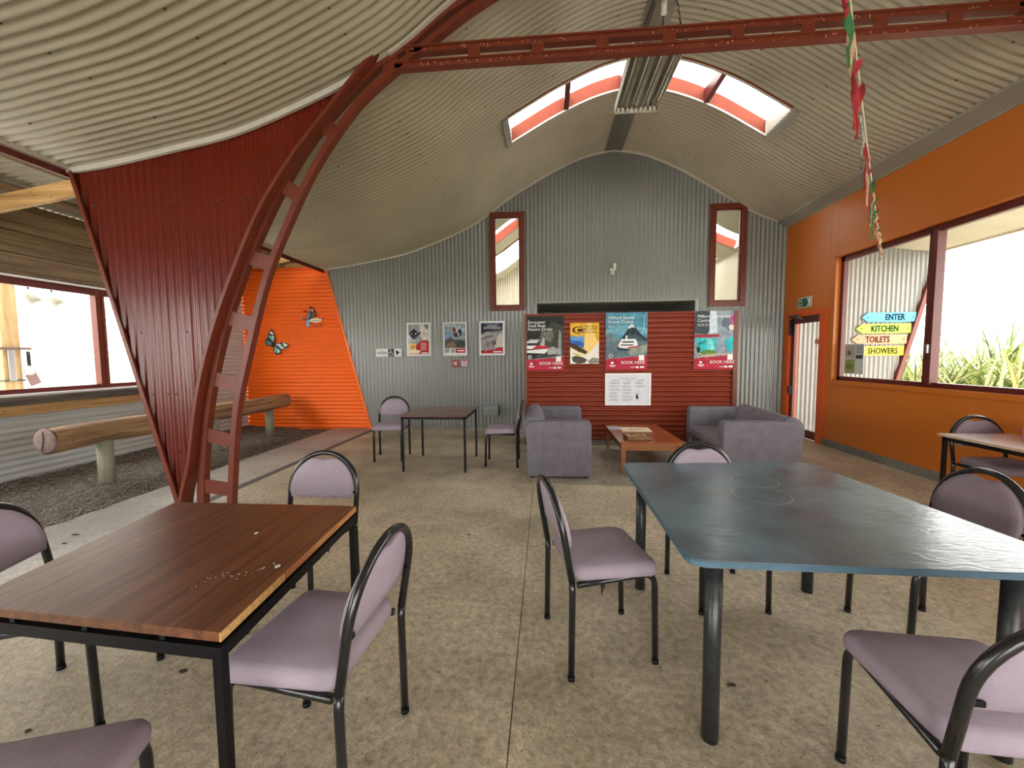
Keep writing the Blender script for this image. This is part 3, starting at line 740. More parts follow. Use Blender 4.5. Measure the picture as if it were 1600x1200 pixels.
for side in (0, 1):
    root = arch if side == 0 else None
    def mx(p): return p if side == 0 else 2*XC-p
    if side == 1: break
    bar('outer_chord', [(a+3.2, 0, b) for a, b in oc], .05, .07, M_FRAME, root)
    bar('outer_flange', [(a+3.2-.045, -.015, b) for a, b in oc[:46]], .02, .02, M_FRAME, root)
    bar('inner_chord', [(a+3.2, 0, b) for a, b in ic], .052, .07, M_FRAME, root)
    rz = [.20, .66, 1.19, 1.74, 2.27, 2.85, 3.35, 3.83]
    def at_z(c, z):
        for (a, za), (b, zb) in zip(c, c[1:]):
            if za <= z <= zb: return Vector((a+(b-a)*(z-za)/(zb-za), z))
    for z in rz:
        p = at_z(ic, z); best = min(oc, key=lambda q: (q[0]-p.x)**2+(q[1]-p.y)**2); q = Vector(best)
        d = (q-p).normalized(); n_ = Vector((-d.y, d.x))*.065; q2 = q+d*.01; p2 = p-d*.01
        bm = bmesh.new(); prism(bm, [tuple(p2-n_), tuple(q2-n_), tuple(q2+n_), tuple(p2+n_)], -.006, .006, lambda a, b, h: (a+3.2, h-.02, b))
        bmobj('batten_plate', bm, M_FRAME, root)
bx('base_plate', -.32, .30, -.08, .08, .0, .012, M_FRAME, arch, .002)
# right half of the roof frame follows the lining above the picture
bar('right_inner_chord', [(2*XC-a+3.2, 0, b) for a, b in ic if 2*XC-a < 3.05], .052, .07, M_FRAME, arch)
bar('right_rafter_chord', [(x+3.2, 0, roofz(x)-.10) for x in [XC+(4.30-XC)*k/24 for k in range(25)]], .05, .07, M_FRAME, arch)
tie = empty('tie_truss', (0, YF, 3.93), 0, 'horizontal dark red ladder truss spanning the hall near the ceiling', 'truss')
bm = bmesh.new(); box(bm, -1.16, XR-.02, -.035, .035, .040, .085, .003); box(bm, -1.17, XR-.02, -.055, -.035, .072, .085); bmobj('upper_chord', bm, M_FRAME, tie)
bm = bmesh.new(); box(bm, -1.26, XR-.02, -.035, .035, -.080, -.035, .003); box(bm, -1.26, XR-.02, -.055, -.035, -.047, -.035); bmobj('lower_chord', bm, M_FRAME, tie)
for k in range(10):
    x = -.58+k*.522
    bx('batten_plate', x-.05, x+.05, -.03, -.018, -.045, .05, M_FRAME, tie, 0)
bm = bmesh.new(); rr = random.Random(8)
for k in range(150):
    x = rr.uniform(-1.1, 3.6); z = rr.choice((-.065, .055))+rr.uniform(-.012, .02); a = rr.uniform(.002, .005)
    box(bm, x-a, x+a, -.0375, -.0345, z-a, z+a*rr.uniform(1, 3))
s = bmobj('paint_fleck', bm, mat('pale_fleck', 'B08878', .8), tie); s['kind'] = 'stuff'

# ------------------------------------------------------------------ hanging fluorescent fitting, chains, detector
lx0, lx1, ly0, ly1, lz = .77, 1.215, 3.70, 4.72, 4.09
la = empty('fluorescent_fitting', ((lx0+lx1)/2, (ly0+ly1)/2, lz), 0, 'unlit dusty reflector fitting hung on chains below the ridge', 'lamp')
hw, hl = (lx1-lx0)/2, (ly1-ly0)/2
m_ref = mat('dusty_reflector', 'A9A595', .22, .75, .3, 30, .1, 60); m_case = mat('fitting_case', 'CFCBB8', .5, 0, .06, 10)
bm = bmesh.new(); n = 64
sec = []
for k in range(n+1):
    x = -hw+2*hw*k/n; ph = (k/n*4) % 1
    sec.append((x, .045*math.sin(PI*ph)**.7 if 0 < ph < 1 else 0))
V = []; F = []
for y in (-hl, hl):
    for x, z in sec: V.append((x, y, z+.002))
for k in range(n): F.append((k, k+1, n+2+k, n+1+k))
obj('reflector', V, F, m_ref, la, True)
bm = bmesh.new(); box(bm, -hw, hw, -hl, hl, .055, .075, .002); box(bm, -hw-.006, -hw, -hl, hl, -.004, .075); box(bm, hw, hw+.006, -hl, hl, -.004, .075)
box(bm, -hw, hw, -hl-.004, -hl, -.004, .075); box(bm, -hw, hw, hl, hl+.004, -.004, .075); bmobj('fitting_body', bm, m_case, la)
for k in range(4):
    x = -hw+2*hw*(k+.5)/4
    tube('tube_lamp', [(x, -hl+.05, .022), (x, hl-.05, .022)], .008, mat('unlit_tube', 'C9C8BE', .25), la, 8)
bm = bmesh.new()
for k in range(9):
    x = -hw+.03+2*(hw-.03)*k/8; box(bm, x-.012, x+.012, hl-.05, hl-.01, -.004, .03, .002)
bmobj('lamp_holder', bm, M_PLAS, la)
def chain(x0, y0, z0, x1, y1, z1, label):
    a, b = Vector((x0, y0, z0)), Vector((x1, y1, z1)); L = (b-a).length; n = int(L/.034); bm = bmesh.new()
    d = (b-a).normalized(); s1 = d.orthogonal().normalized(); s2 = d.cross(s1)
    for k in range(n):
        c = a+(b-a)*(k+.5)/n; s = s1 if k % 2 else s2
        pts = [c+d*.02*math.cos(2*PI*q/8)+s*.01*math.sin(2*PI*q/8) for q in range(9)]
        sweep(bm, pts, circ(.0028, 4), None, False)
    tag(bmobj('hanging_chain', bm, M_BLACK), label, 'chain', 'chains of the ceiling fitting')
chain(lx0+.05, 3.78, lz+.075, XC-.06, 3.76, 5.12, 'left thin dark chain at the near end of the hanging fitting')
chain(lx1-.03, 3.78, lz+.075, XC+.03-.28, 3.7, 5.09, 'right thin dark chain at the near end of the hanging fitting')
chain(lx0+.05, 4.62, lz+.075, XC-.08, 4.62, 5.12, 'left thin dark chain at the far end of the hanging fitting')
chain(lx1-.03, 4.62, lz+.075, XC+.02, 4.62, 5.12, 'right thin dark chain at the far end of the hanging fitting')
de = empty('ceiling_detector', (1.235, 4.55, 5.12), 0, 'small white cylinder detector under the ridge board', 'detector')
cyl('detector_body', (0, 0), .028, -.16, 0.01, M_PLAS, de); cyl('mount_ring', (0, 0), .045, 0, .02, M_BLACK, de)

# ------------------------------------------------------------------ bunting string
A, B = Vector((1.02, 1.58, 2.86)), Vector((4.27, 5.60, 2.70))
A = Vector((1.18, 1.8, 2.98))
def bp_(t):
    p = A.lerp(B, t); return p - Vector((0, 0, .07*4*t*(1-t)))
bu = empty('bunting', tuple(A), 0, 'limp red and green party bunting on a white string up to the window head', 'bunting')
tube('string', [Vector((-4.38, -5.42, .52))+Vector((4.38, 5.42, -.52))*k/6-Vector((0, 0, .25*(k/6)*(1-k/6))) for k in range(6)]+[bp_(k/24)-A for k in range(25)], .0045, mat('white_cord', 'D8D2BC', .8), bu, 6)
tube('string_tail', [B-A, B-A+Vector((-.02, -.02, -.09)), B-A+Vector((-.03, .03, -.2)), B-A+Vector((-.045, .02, -.3))], .003, MATS['white_cord'], bu, 5)
rb = random.Random(21)
cl = [mat('bunting_red', 'A02A32', .8, 0, .2, 30), mat('bunting_green', '3A7446', .8, 0, .2, 30), mat('bunting_pink', 'D06A6A', .7, 0, .35, 60, col2='A8C08A'), mat('bunting_black_white', 'D0D0C8', .7, 0, 0, 90, col2='1A1A1A')]
spec = [(.02, .16, .03, 0), (.05, .26, .018, 1), (.07, .24, .016, 2), (.13, .34, .024, 0), (.17, .30, .02, 0), (.24, .32, .008, 3), (.31, .30, .014, 0), (.36, .34, .012, 2), (.40, .36, .012, 0), (.45, .32, .018, 1), (.49, .30, .012, 2), (.53, .36, .014, 1)]
def strip(p, L, wd, m):
    V = []; F = []; n = 12; ph = rb.uniform(0, 6)
    for k in range(n+1):
        t = k/n; a = ph+t*5; ww = wd*(.6+.6*math.sin(PI*min(1, t*1.1+.1)))*(1-.6*t)
        c = p+Vector((.012*math.sin(t*9+ph), .012*math.cos(t*7+ph), -L*t))
        d = Vector((math.cos(a), math.sin(a), 0))*ww; nn = Vector((-math.sin(a), math.cos(a), 0))*.004
        V += [c-d, c-nn*3, c+d]
    for k in range(n): a = 3*k; F += [(a, a+1, a+4, a+3), (a+1, a+2, a+5, a+4)]
    return obj('pennant', V, F, m, bu, True)
for t, L, wd, c in spec: strip(bp_(t)-A, L, wd, cl[c])
for k in range(17):
    t = .60+k*.0235; strip(bp_(t)-A+Vector((rb.uniform(-.01, .01), 0, 0)), rb.uniform(.08, .15), rb.uniform(.012, .022), cl[2 if k % 3 else (0 if k % 2 else 1)])

# ------------------------------------------------------------------ screen wall with posters
SY = 6.40
sc = empty('screen_wall', (1.25, SY, 0), 0, 'free-standing red corrugated screen wall carrying the posters', 'partition')
sx0, sx1, sz0, sz1 = -.33-1.25, 2.90-1.25, .09, 2.075
corr_sheet('corrugated_sheet', sz0, sz1, lambda z: [(sx0+.03, sx1-.06)], lambda u, w_, h: (w_, h, u), M_SCRN, sc)
corr_sheet('rear_sheet', sz0, sz1, lambda z: [(sx0+.03, sx1-.06)], lambda u, w_, h: (w_, .14+h, u), M_SCRN, sc)
bx('core', sx0+.02, sx1-.05, .012, .128, sz0, sz1-.005, M_FRAME, sc, 0)
bx('left_cover_strip', sx0-.005, sx0+.035, -.03, .16, 0, sz1+.01, M_FRAME, sc, .003)
bx('right_cover_strip', sx1-.065, sx1+.0, -.03, .16, 0.0, sz1+.01, M_FRAME, sc, .003)
bx('top_cap', sx0+.03, sx1-.06, -.012, .15, sz1-.002, sz1+.012, M_SCRN, sc, .002)
bx('concrete_kerb', sx0+.03, sx1-.05, .0, .14, 0, sz0, M_PLINTH, sc, .002)

def poster(name, label, x0, x1, z0, z1, y, polys, group, frame=None, cat='poster', th=.008):
    """polys: (colour, [(u,v)...]) in 0..1; later ones lie on top"""
    cx, cz = (x0+x1)/2, (z0+z1)/2; W, Hh = x1-x0, z1-z0
    e = empty(name, (cx, y, cz), 0, label, cat, group)
    fw_ = 0
    if frame:
        fw_ = frame[0]; bm = bmesh.new()
        for a, b, c, d in ((-W/2, W/2, Hh/2-fw_, Hh/2), (-W/2, W/2, -Hh/2, -Hh/2+fw_), (-W/2, -W/2+fw_, -Hh/2+fw_, Hh/2-fw_), (W/2-fw_, W/2, -Hh/2+fw_, Hh/2-fw_)):
            box(bm, a, b, -.016, .006, c, d, .002)
        bmobj('frame', bm, frame[1], e)
    bx('board', -W/2+.001, W/2-.001, -th, .004, -Hh/2+.001, Hh/2-.001, M_PLAS, e, 0)
    w2, h2 = W-2*fw_, Hh-2*fw_
    groups = {}
    V = []; F = []; ms = []; fi = []
    for i, (c, pts) in enumerate(polys):
        if c not in ms: ms.append(c)
        k = len(V); yy = -th-.0006-.00035*i
        V += [((u-.5)*w2, yy, (v-.5)*h2) for u, v in pts]; F.append(tuple(range(k, k+len(pts)))); fi.append(ms.index(c))
    o = obj('print', V, F, [mat('print_%s' % c, c, .5, 0, .05 if c[0] in 'DEF' and c[2] in 'DEF' else .3, 14, spec=.25) for c in ms], e, False, fi)
    e['_y'] = -th-.0006-.00035*(len(polys)+2); e['_w'] = w2; e['_h'] = h2
    return e
def ptext(e, s, u, v, size, m=None, align='LEFT', sx=1.):
    return text(s, size, m or M_WINK, e, at_front((u-.5)*e['_w'], e['_y']-.001, (v-.5)*e['_h']), align, depth=.0003, sx=sx)
R = lambda a, b, c, d: [(a, b), (c, b), (c, d), (a, d)]
def blob(cx, cy, rx, ry, n=10, seed=0, j=.25):
    rd = random.Random(seed); return [(cx+rx*math.cos(2*PI*k/n)*rd.uniform(1-j, 1+j), cy+ry*math.sin(2*PI*k/n)*rd.uniform(1-j, 1+j)) for k in range(n)]
def cruise_foot(P):
    P += [('B4233A', [(0, 0), (1, 0), (1, .26), (.75, .235), (.4, .215), (0, .19)]), ('7E8A92', [(.0, .19), (.4, .215), (.75, .235), (1, .26), (1, .275), (.7, .25), (.3, .225)]),
          ('F2F0EE', R(.80, .165, .93, .26)), ('3A3A40', blob(.12, .245, .06, .042, 14, 0, 0)), ('D8D8D8', blob(.12, .245, .05, .034, 14, 0, 0)), ('3A3A40', blob(.12, .245, .03, .02, 8, 2)),
          ('F2F0EE', blob(.16, .125, .035, .022, 10, 1, .05)), ('F2F0EE', R(.09, .072, .24, .085)), ('F2F0EE', R(.12, .055, .22, .063)), ('F2F0EE', R(.6, .045, .78, .053)), ('F2F0EE', R(.74, .03, .80, .062)), ('F2F0EE', R(.83, .035, .93, .065))]
    return P
P1 = [('23261F', R(0, 0, 1, 1)), ('3D4038', [(.3, .25), (1, .25), (1, .8), (.7, .9), (.5, .7)]), ('5E625A', [(.3, .25), (.42, .75), (.52, .8), (.5, .3)]), ('8E928C', [(.84, .28), (.88, .75), (.93, .7), (.94, .28)]), ('A8AAA4', blob(.72, .36, .2, .07, 12, 4)),
      ('B8B8B0', [(.38, .45), (.53, .72), (.5, .45)]), ('6E7266', blob(.62, .62, .12, .1, 9, 5)),
      ('E8E8E6', [(0, .29), (.5, .31), (.6, .38), (.55, .40), (.0, .37)]), ('1E2226', [(0, .26), (.48, .29), (.5, .31), (0, .33)]), ('F0EEEA', [(0, .40), (.3, .40), (.33, .54), (.02, .54)]), ('2A3038', R(.05, .46, .32, .51)), ('C2303A', [(.18, .40), (.32, .47), (.58, .45), (.6, .40)]), ('E8E8E6', [(.1, .55), (.38, .55), (.36, .57), (.1, .57)])]
pa = poster('cruise_poster', 'poster of a white boat below a waterfall at the left end of the red screen', -.322, .285, 1.20, 2.05, SY-.012, cruise_foot(P1), 'cruise posters on the screen wall')
for s_, v in (('Encounter', .865), ('Small Boat', .80), ('Nature Cruise', .735)): ptext(pa, s_, .07, v, .066)
ptext(pa, 'BOOK HERE', .37, .105, .066)
P2 = [('F3B22C', R(0, 0, 1, 1)), ('F7D27A', [(.45, .5), (.6, 1), (.72, 1), (1, .4), (1, .0), (.6, .0)]), ('5F9BD0', [(0, .70), (.15, .68), (.3, .66), (.38, .71), (.5, .62), (.48, .5), (0, .45)]), ('2E62B8', [(0, .62), (.1, .58), (.3, .56), (.5, .5), (.46, .38), (.2, .48), (0, .52)]),
      ('3A3428', [(0, .52), (.2, .48), (.42, .38), (.6, .3), (.55, .24), (.3, .3), (0, .42)]), ('ECE7DA', [(.0, .40), (.3, .28), (.55, .22), (.7, .3), (1, .55), (1, 0), (0, 0)]), ('D8C83A', [(.1, .28), (.45, .2), (.3, .18), (.12, .24)]), ('4A463A', [(.05, .16), (.2, .2), (.45, .16), (.6, .1), (.5, .02), (.25, .0), (.1, .06)]), ('8E8A7C', [(.6, .06), (.8, .16), (1, .12), (1, .02), (.7, 0)]),
      ('1D1D1D', blob(.27, .83, .19, .085, 16, 0, .03)), ('F3B22C', blob(.29, .83, .155, .065, 16, 0, .03)), ('1D1D1D', blob(.33, .825, .11, .035, 9, 6)), ('C23A2C', blob(.16, .825, .035, .03, 8, 3))]
pb = poster('raft_poster', 'yellow and orange poster of a rapid with a blue mountain', .383, .828, 1.30, 1.935, SY-.012, P2, 'cruise posters on the screen wall')
for s_, v in (('1/2 THE HOUR', .89), ('EVERY HOUR', .82), ('BOOK HERE', .75)): ptext(pb, s_, .95, v, .043, M_INK, 'RIGHT')
P3 = [('4F8FA8', R(0, 0, 1, 1)), ('6FA6BA', [(0, .7), (.5, .78), (1, .72), (1, .62), (0, .62)]), ('B8C4C6', [(0, .62), (.15, .6), (.3, .55), (.4, .5), (0, .5)]), ('6E8288', [(0, .60), (.1, .66), (.22, .58), (.4, .5), (0, .5)]), ('24323C', [(.33, .5), (.45, .62), (.58, .77), (.64, .80), (.76, .70), (.88, .60), (1, .54), (1, .49)]), ('DCE4E8', [(.53, .73), (.60, .795), (.66, .79), (.70, .73), (.63, .745), (.58, .72)]), ('3D5460', [(.45, .5), (.58, .65), (.62, .6), (.72, .64), (.95, .5)]),
      ('5E747C', R(0, .22, 1, .50)), ('8E9A8A', [(.5, .34), (1, .46), (1, .3), (.6, .25)]), ('2C3A42', [(.26, .40), (.3, .34), (.55, .33), (.6, .42)]), ('ECECEA', [(.3, .43), (.33, .39), (.58, .37), (.78, .40), (.76, .49), (.72, .54), (.38, .54)]), ('222A30', R(.4, .475, .68, .50)), ('222A30', R(.36, .425, .66, .445)), ('C03A34', [(.54, .37), (.78, .40), (.78, .42), (.54, .40)]), ('ECECEA', R(.48, .54, .52, .6)), ('ECECEA', R(.915, .69, .922, .95))]
pc = poster('cruise_poster', 'poster of a white ship before a pointed mountain in the middle of the red screen', .931, 1.559, 1.20, 2.085, SY-.012, cruise_foot(P3), 'cruise posters on the screen wall')
for s_, v in (('Milford Sound', .885), ('Scenic Cruise', .815)): ptext(pc, s_, .055, v, .069)
ptext(pc, 'The most scenic day in', .055, .762, .02); ptext(pc, 'Milford Sound', .055, .74, .02)
ptext(pc, 'BOOK HERE', .37, .105, .066)
P4 = [('8E9AA6', R(0, 0, 1, 1)), ('3A444C', [(0, 1), (.5, 1), (.45, .8), (.3, .6), (0, .62)]), ('C8D4DE', [(.35, .62), (.55, .62), (.52, 1), (.36, 1)]), ('5E6E7C', blob(.8, .78, .16, .1, 9, 4)), ('C25A8C', [(.82, .86), (.95, .98), (1, .9), (1, .72), (.9, .74)]), ('E8D8C8', blob(.88, .72, .08, .05, 9, 7)), ('9E2C3A', [(0, .60), (.6, .60), (.6, .56), (0, .54)]), ('2FB8BE', [(.03, .55), (.54, .53), (.52, .3), (.08, .27)]), ('7CD8D4', [(.28, .53), (.42, .53), (.5, .32), (.34, .3)]), ('1E3A3E', [(.08, .44), (.28, .5), (.27, .48), (.1, .42)]), ('5E8C3A', [(.1, .3), (.3, .34), (.5, .33), (.5, .26), (.1, .24)]),
      ('2FB8BE', [(.72, .5), (.98, .58), (1, .34), (.8, .3)]), ('C8A88C', [(.1, .25), (.5, .27), (.9, .27), (1, .22), (1, .15), (.2, .1)]), ('1E1E22', blob(.1, .34, .05, .06, 9, 9))]
pd = poster('cruise_poster', 'poster with turquoise underwater scenes at the right end of the red screen', 2.262, 2.872, 1.20, 2.085, SY-.012, cruise_foot(P4), 'cruise posters on the screen wall')
for s_, v in (('Milford Discovery', .885), ('Centre', .815)): ptext(pd, s_, .055, v, .066)
ptext(pd, 'Fascinating, interactive,', .055, .77, .022); ptext(pd, 'underwater, learn', .055, .745, .022)
ptext(pd, 'BOOK HERE', .37, .105, .066)
pm = poster('menu_board', 'white framed dinner menu below the ship poster on the red screen', .925, 1.625, .645, 1.15, SY-.012, [('DEE0E6', R(0, 0, 1, 1))], None, (.035, M_WHITE), 'menu')
ptext(pm, 'D I N N E R   M E N U', .5, .87, .028, M_INK, 'CENTER')
for c in range(3):
    u0 = .06+c*.315
    ptext(pm, ('- ENTREES -', '- MAINS -', '- DESSERT -')[c], u0+.13, .80, .026, M_INK, 'CENTER')
    for k in range(6 if c == 2 else 17):
        if k % 3 == 2: continue
        wd = random.uniform(.16, .26); V = [((u-.5)*pm['_w'], pm['_y'], (v-.5)*pm['_h']) for u, v in R(u0, .74-k*.04, u0+wd, .74-k*.04+.010)]
        obj('menu_line', V, [(0, 1, 2, 3)], M_INK, pm)
bm = bmesh.new(); prism(bm, [(.70, .30), (.69, .20), (.715, .14), (.745, .15), (.76, .22), (.745, .26), (.74, .32), (.72, .34)], 0, .0006, lambda a, b, h: ((a-.5)*pm['_w'], pm['_y']-h, (b-.5)*pm['_h']))
for s_ in (-1, 1): sweep(bm, [((.722+.01*s_-.5)*pm['_w'], pm['_y'], (.33-.5)*pm['_h']), ((.722+.05*s_-.5)*pm['_w'], pm['_y'], (.37-.5)*pm['_h']), ((.722+.045*s_-.5)*pm['_w'], pm['_y'], (.43-.5)*pm['_h'])], circ(.002, 4))
bmobj('stag_emblem', bm, M_INK, pm)

# ------------------------------------------------------------------ things on the back wall
YW_ = YB-AMP-.006
FR_ = (.035, mat('snap_frame_silver', 'D6D8D6', .35, .3))
F1 = [('9AA09C', R(0, 0, 1, 1)), ('D2CEC4', [(.55, 1), (1, 1), (1, .45), (.75, .42), (.6, .6)]), ('7E8078', [(.75, 1), (.85, .85), (1, .8), (1, 1)]), ('C6CAC8', [(0, .7), (.3, .45), (.5, .5), (.3, .4), (0, .4)]), ('22243C', blob(.28, .68, .2, .15, 12, 3, .2)), ('22243C', [(.42, .68), (.6, .76), (.62, .72), (.46, .62)]), ('22243C', [(.22, .8), (.25, .88), (.3, .8)]), ('D8B8A8', blob(.16, .68, .035, .03, 8, 1)), ('D8B8A8', blob(.36, .69, .035, .03, 8, 2)), ('3A3C58', blob(.3, .6, .12, .06, 9, 5)),
      ('C22B2E', [(.35, .28), (.6, .44), (.75, .47), (1, .45), (1, 0), (.1, 0)]), ('F4E6C4', [(.02, .38), (.35, .36), (.36, .15), (.6, .12), (.5, .02), (.0, .02)]), ('F0A848', blob(.2, .25, .14, .1, 9, 7)), ('F2F0EE', R(.62, .02, .96, .055))]
f1 = poster('framed_poster', 'framed poster of a dark blue climber on snow, left of three on the grey wall', -2.715, -2.237, 1.45, 2.10, YW_, F1, 'framed posters on the grey wall', FR_)
for k in range(5): obj('caption_line', [((u-.5)*f1['_w'], f1['_y'], (v-.5)*f1['_h']) for u, v in R(.6, .14+k*.055, .86+.04*(k % 2), .155+k*.055)], [(0, 1, 2, 3)], M_WINK, f1)
F2 = [('8CA6AA', R(0, 0, 1, 1)), ('A9C2C2', blob(.7, .8, .25, .15, 10, 2)), ('5A5C56', [(0, .46), (.35, .55), (.5, .53), (.65, .5), (1, .44), (1, .2), (0, .2)]), ('8A6E60', [(.05, .28), (.3, .42), (.5, .36), (.6, .22), (.05, .22)]), ('405048', [(.5, .36), (.8, .46), (1, .40), (1, .2), (.6, .22)]), ('F0F0EC', [(.3, .56), (.45, .5), (.6, .49), (.7, .54), (.6, .51), (.45, .52)]),
      ('9A2C30', blob(.47, .8, .07, .1, 9, 2)), ('3A1E24', [(.36, .66), (.62, .7), (.64, .56), (.6, .52), (.56, .62), (.52, .52), (.48, .62)]), ('2E2C48', blob(.75, .74, .1, .08, 9, 4)), ('2E2C48', [(.72, .68), (.74, .58), (.8, .6), (.8, .7)]), ('2E2C48', [(.74, .8), (.76, .88), (.8, .8)]), ('4A78B8', blob(.14, .6, .14, .1, 16, 1, 0)), ('86A8D4', blob(.14, .6, .11, .075, 16, 1, 0)), ('F2F2F0', R(0, 0, 1, .2)), ('9AA8A0', R(0, .04, .48, .185)), ('C22B3E', R(.52, .04, 1, .185)), ('F2F2F0', [(.2, .02), (.26, .02), (.34, .22), (.3, .22)]), ('F2F2F0', R(.6, .09, .95, .13))]
f2 = poster('framed_poster', 'framed poster of two climbers jumping over a peak, middle of three on the grey wall', -1.992, -1.515, 1.445, 2.10, YW_, F2, 'framed posters on the grey wall', FR_)
ptext(f2, 'HELI  HIKE', .06, .92, .045)
F3 = [('2E3848', R(0, 0, 1, 1)), ('56627A', [(.1, 1), (.9, 1), (.7, .86), (.4, .92)]), ('5E564E', [(.4, .72), (.7, .84), (1, .9), (1, .72), (.7, .7)]), ('A4A4A2', [(0, .62), (.25, .72), (.55, .7), (.8, .72), (1, .75), (1, .1), (0, .1)]), ('76767A', [(0, .5), (.3, .58), (.6, .6), (.55, .55), (.2, .5), (0, .42)]), ('8A8686', [(.1, .3), (.4, .4), (.6, .5), (.5, .3), (.3, .2)]), ('D8D4CC', [(.6, .2), (.8, .6), (.95, .7), (1, .5), (1, .2)]), ('6A3436', blob(.56, .32, .04, .09, 8, 1)), ('5A3A44', blob(.65, .36, .035, .09, 8, 2)), ('C22B2E', [(0, .06), (.4, .13), (.6, .12), (.75, .19), (1, .2), (1, 0), (0, 0)]), ('F2F2F0', R(.56, .035, .94, .075))]
f3 = poster('framed_poster', 'framed poster of a grey glacier with walkers, right of three on the grey wall', -1.278, -.782, 1.45, 2.105, YW_, F3, 'framed posters on the grey wall', FR_)
ptext(f3, 'YOUR FIRST', .5, .885, .035, None, 'CENTER'); ptext(f3, 'EXPERIENCE', .5, .81, .055, None, 'CENTER')
ts = empty('toilet_sign', (-3.09, YW_, 1.52), 0, 'white toilet sign with wheelchair symbol and arrow pointing right', 'sign')
bx('sign_plate', -.265, .262, -.006, .006, -.078, .078, M_WHITE, ts, .002)
bx('symbol_panel', -.01, .11, -.0085, -.006, -.076, .076, mat('sign_navy', '1C2230', .5), ts, 0)
text('toilet', .095, M_INK, ts, at_front(-.235, -.008, -.03), depth=.0005)
bm = bmesh.new(); prism(bm, [(.15, .045), (.165, .045), (.225, .0), (.165, -.045), (.15, -.045)], .0065, .0085, lambda a, b, h: (a, -h, b)); bmobj('arrow', bm, M_INK, ts)
bm = bmesh.new(); yw = -.0095
sweep(bm, [(.045+.032*math.cos(a), yw, -.022+.032*math.sin(a)) for a in [PI*.55+k*PI*1.25/12 for k in range(13)]], rect(.007, .002), (0, 1, 0))
sweep(bm, [(.04, yw, .035), (.043, yw, .0), (.072, yw, -.002), (.085, yw, -.04), (.095, yw, -.038)], rect(.009, .002), (0, 1, 0))
sweep(bm, [(.041, yw, .018), (.065, yw, .016)], rect(.007, .002), (0, 1, 0)); sweep(bm, [(.04, yw-.001, .052), (.04, yw+.001, .052)], circ(.011, 10))
bmobj('wheelchair_symbol', bm, M_WINK, ts)
ca = empty('fire_call_point', (-1.744, YW_-.02, 1.295), 0, 'small square red fire call point under the middle framed poster', 'alarm')
bx('case', -.06, .06, -.03, .02, -.068, .068, mat('alarm_red', 'A3202A', .4), ca, .006); bx('break_glass', -.03, .03, -.033, -.029, -.03, .035, M_PLAS, ca, .002); bm = bmesh.new(); sweep(bm, [(0, -.036, .0), (0, -.032, .0)], circ(.012, 10)); bmobj('button', bm, M_INK, ca)
no = empty('fire_notice', (-1.58, YW_, 1.305), 0, 'small pink and white notice right of the red call point', 'sign')
bx('card', -.058, .058, -.006, .004, -.068, .068, mat('notice_pink', 'E6C9CC', .5), no, 0); bx('heading_band', -.05, .05, -.008, -.006, .04, .062, MATS['alarm_red'], no, 0)
for k in range(4): bx('notice_line', -.04, .04, -.0075, -.006, .015-k*.02, .02-k*.02, MATS['alarm_red'], no, 0)
def heater(x, label):
    h = empty('wall_vent_box', (x, YW_-.02, .385), 0, label, 'heater', 'louvred boxes low on the grey wall')
    bx('housing', -.145, .145, -.07, .02, -.095, .095, mat('vent_case', '7C8886', .4, .2), h, .006)
    for k in range(9): bx('louvre', -.125+k*.028, -.108+k*.028, -.082, -.068, -.08, .08, M_GREY, h, .001)
    bx('side_bracket', .145, .16, -.08, .0, -.10, .10, M_BLACK, h, .002)
heater(-1.06, 'louvred metal box low on the wall right of the small table'); heater(3.25, 'louvred metal box on the wall behind the right sofa')
sl = empty('security_light', (1.24, YW_-.01, 3.03), 0, 'small cream twin sensor light high on the grey gable', 'lamp')
bx('mount', -.03, .03, -.03, .01, -.10, -.03, M_PLAS, sl, .004)
bm = bmesh.new(); sweep(bm, [(-.02, -.03, -.05), (-.025, -.07, -.03), (-.03, -.10, -.06)], circ(.03, 10)); bmobj('sensor_head', bm, M_PLAS, sl, True)
bm = bmesh.new(); sweep(bm, [(.035, -.05, -.04), (.035, -.06, .09)], circ(.026, 12)); bmobj('lamp_head', bm, M_PLAS, sl, True)

# metal wall art on the orange panel
YO = YB-AMP-.012
ba = empty('butterfly_art', (-5.47, YO, 1.70), 0, 'turquoise and black metal butterfly on the orange wall', 'wall art')
def plate(name, pts, m, par, h0=0, th=.006):
    bm = bmesh.new(); prism(bm, pts, h0, h0+th, lambda a, b, h: (a, -h, b)); return bmobj(name, bm, m, par)
def px2(cx, cy, sc_): return lambda L: [((a-cx)*sc_, (cy-b)*sc_) for a, b in L]
q = px2(335, 850, .00117)
K = mat('art_black', '101214', .4); TQ = mat('art_turquoise', '6FC3BE', .35, 0, .2, 12); TL = mat('art_pale_blue', 'BFE3DE', .4, 0, .1, 12)
wings = [[(345, 850), (360, 760), (355, 660), (320, 590), (290, 580), (250, 640), (230, 720), (180, 760), (175, 820), (210, 865), (300, 870)],
         [(345, 850), (420, 815), (500, 805), (580, 830), (600, 860), (560, 910), (500, 935), (440, 930)], [(335, 860), (440, 925), (465, 975), (430, 1010), (385, 1025), (345, 1000), (325, 930)]]
for k, wg in enumerate(wings): plate('wing', q(wg), K, ba, .004+.0015*k, .003)
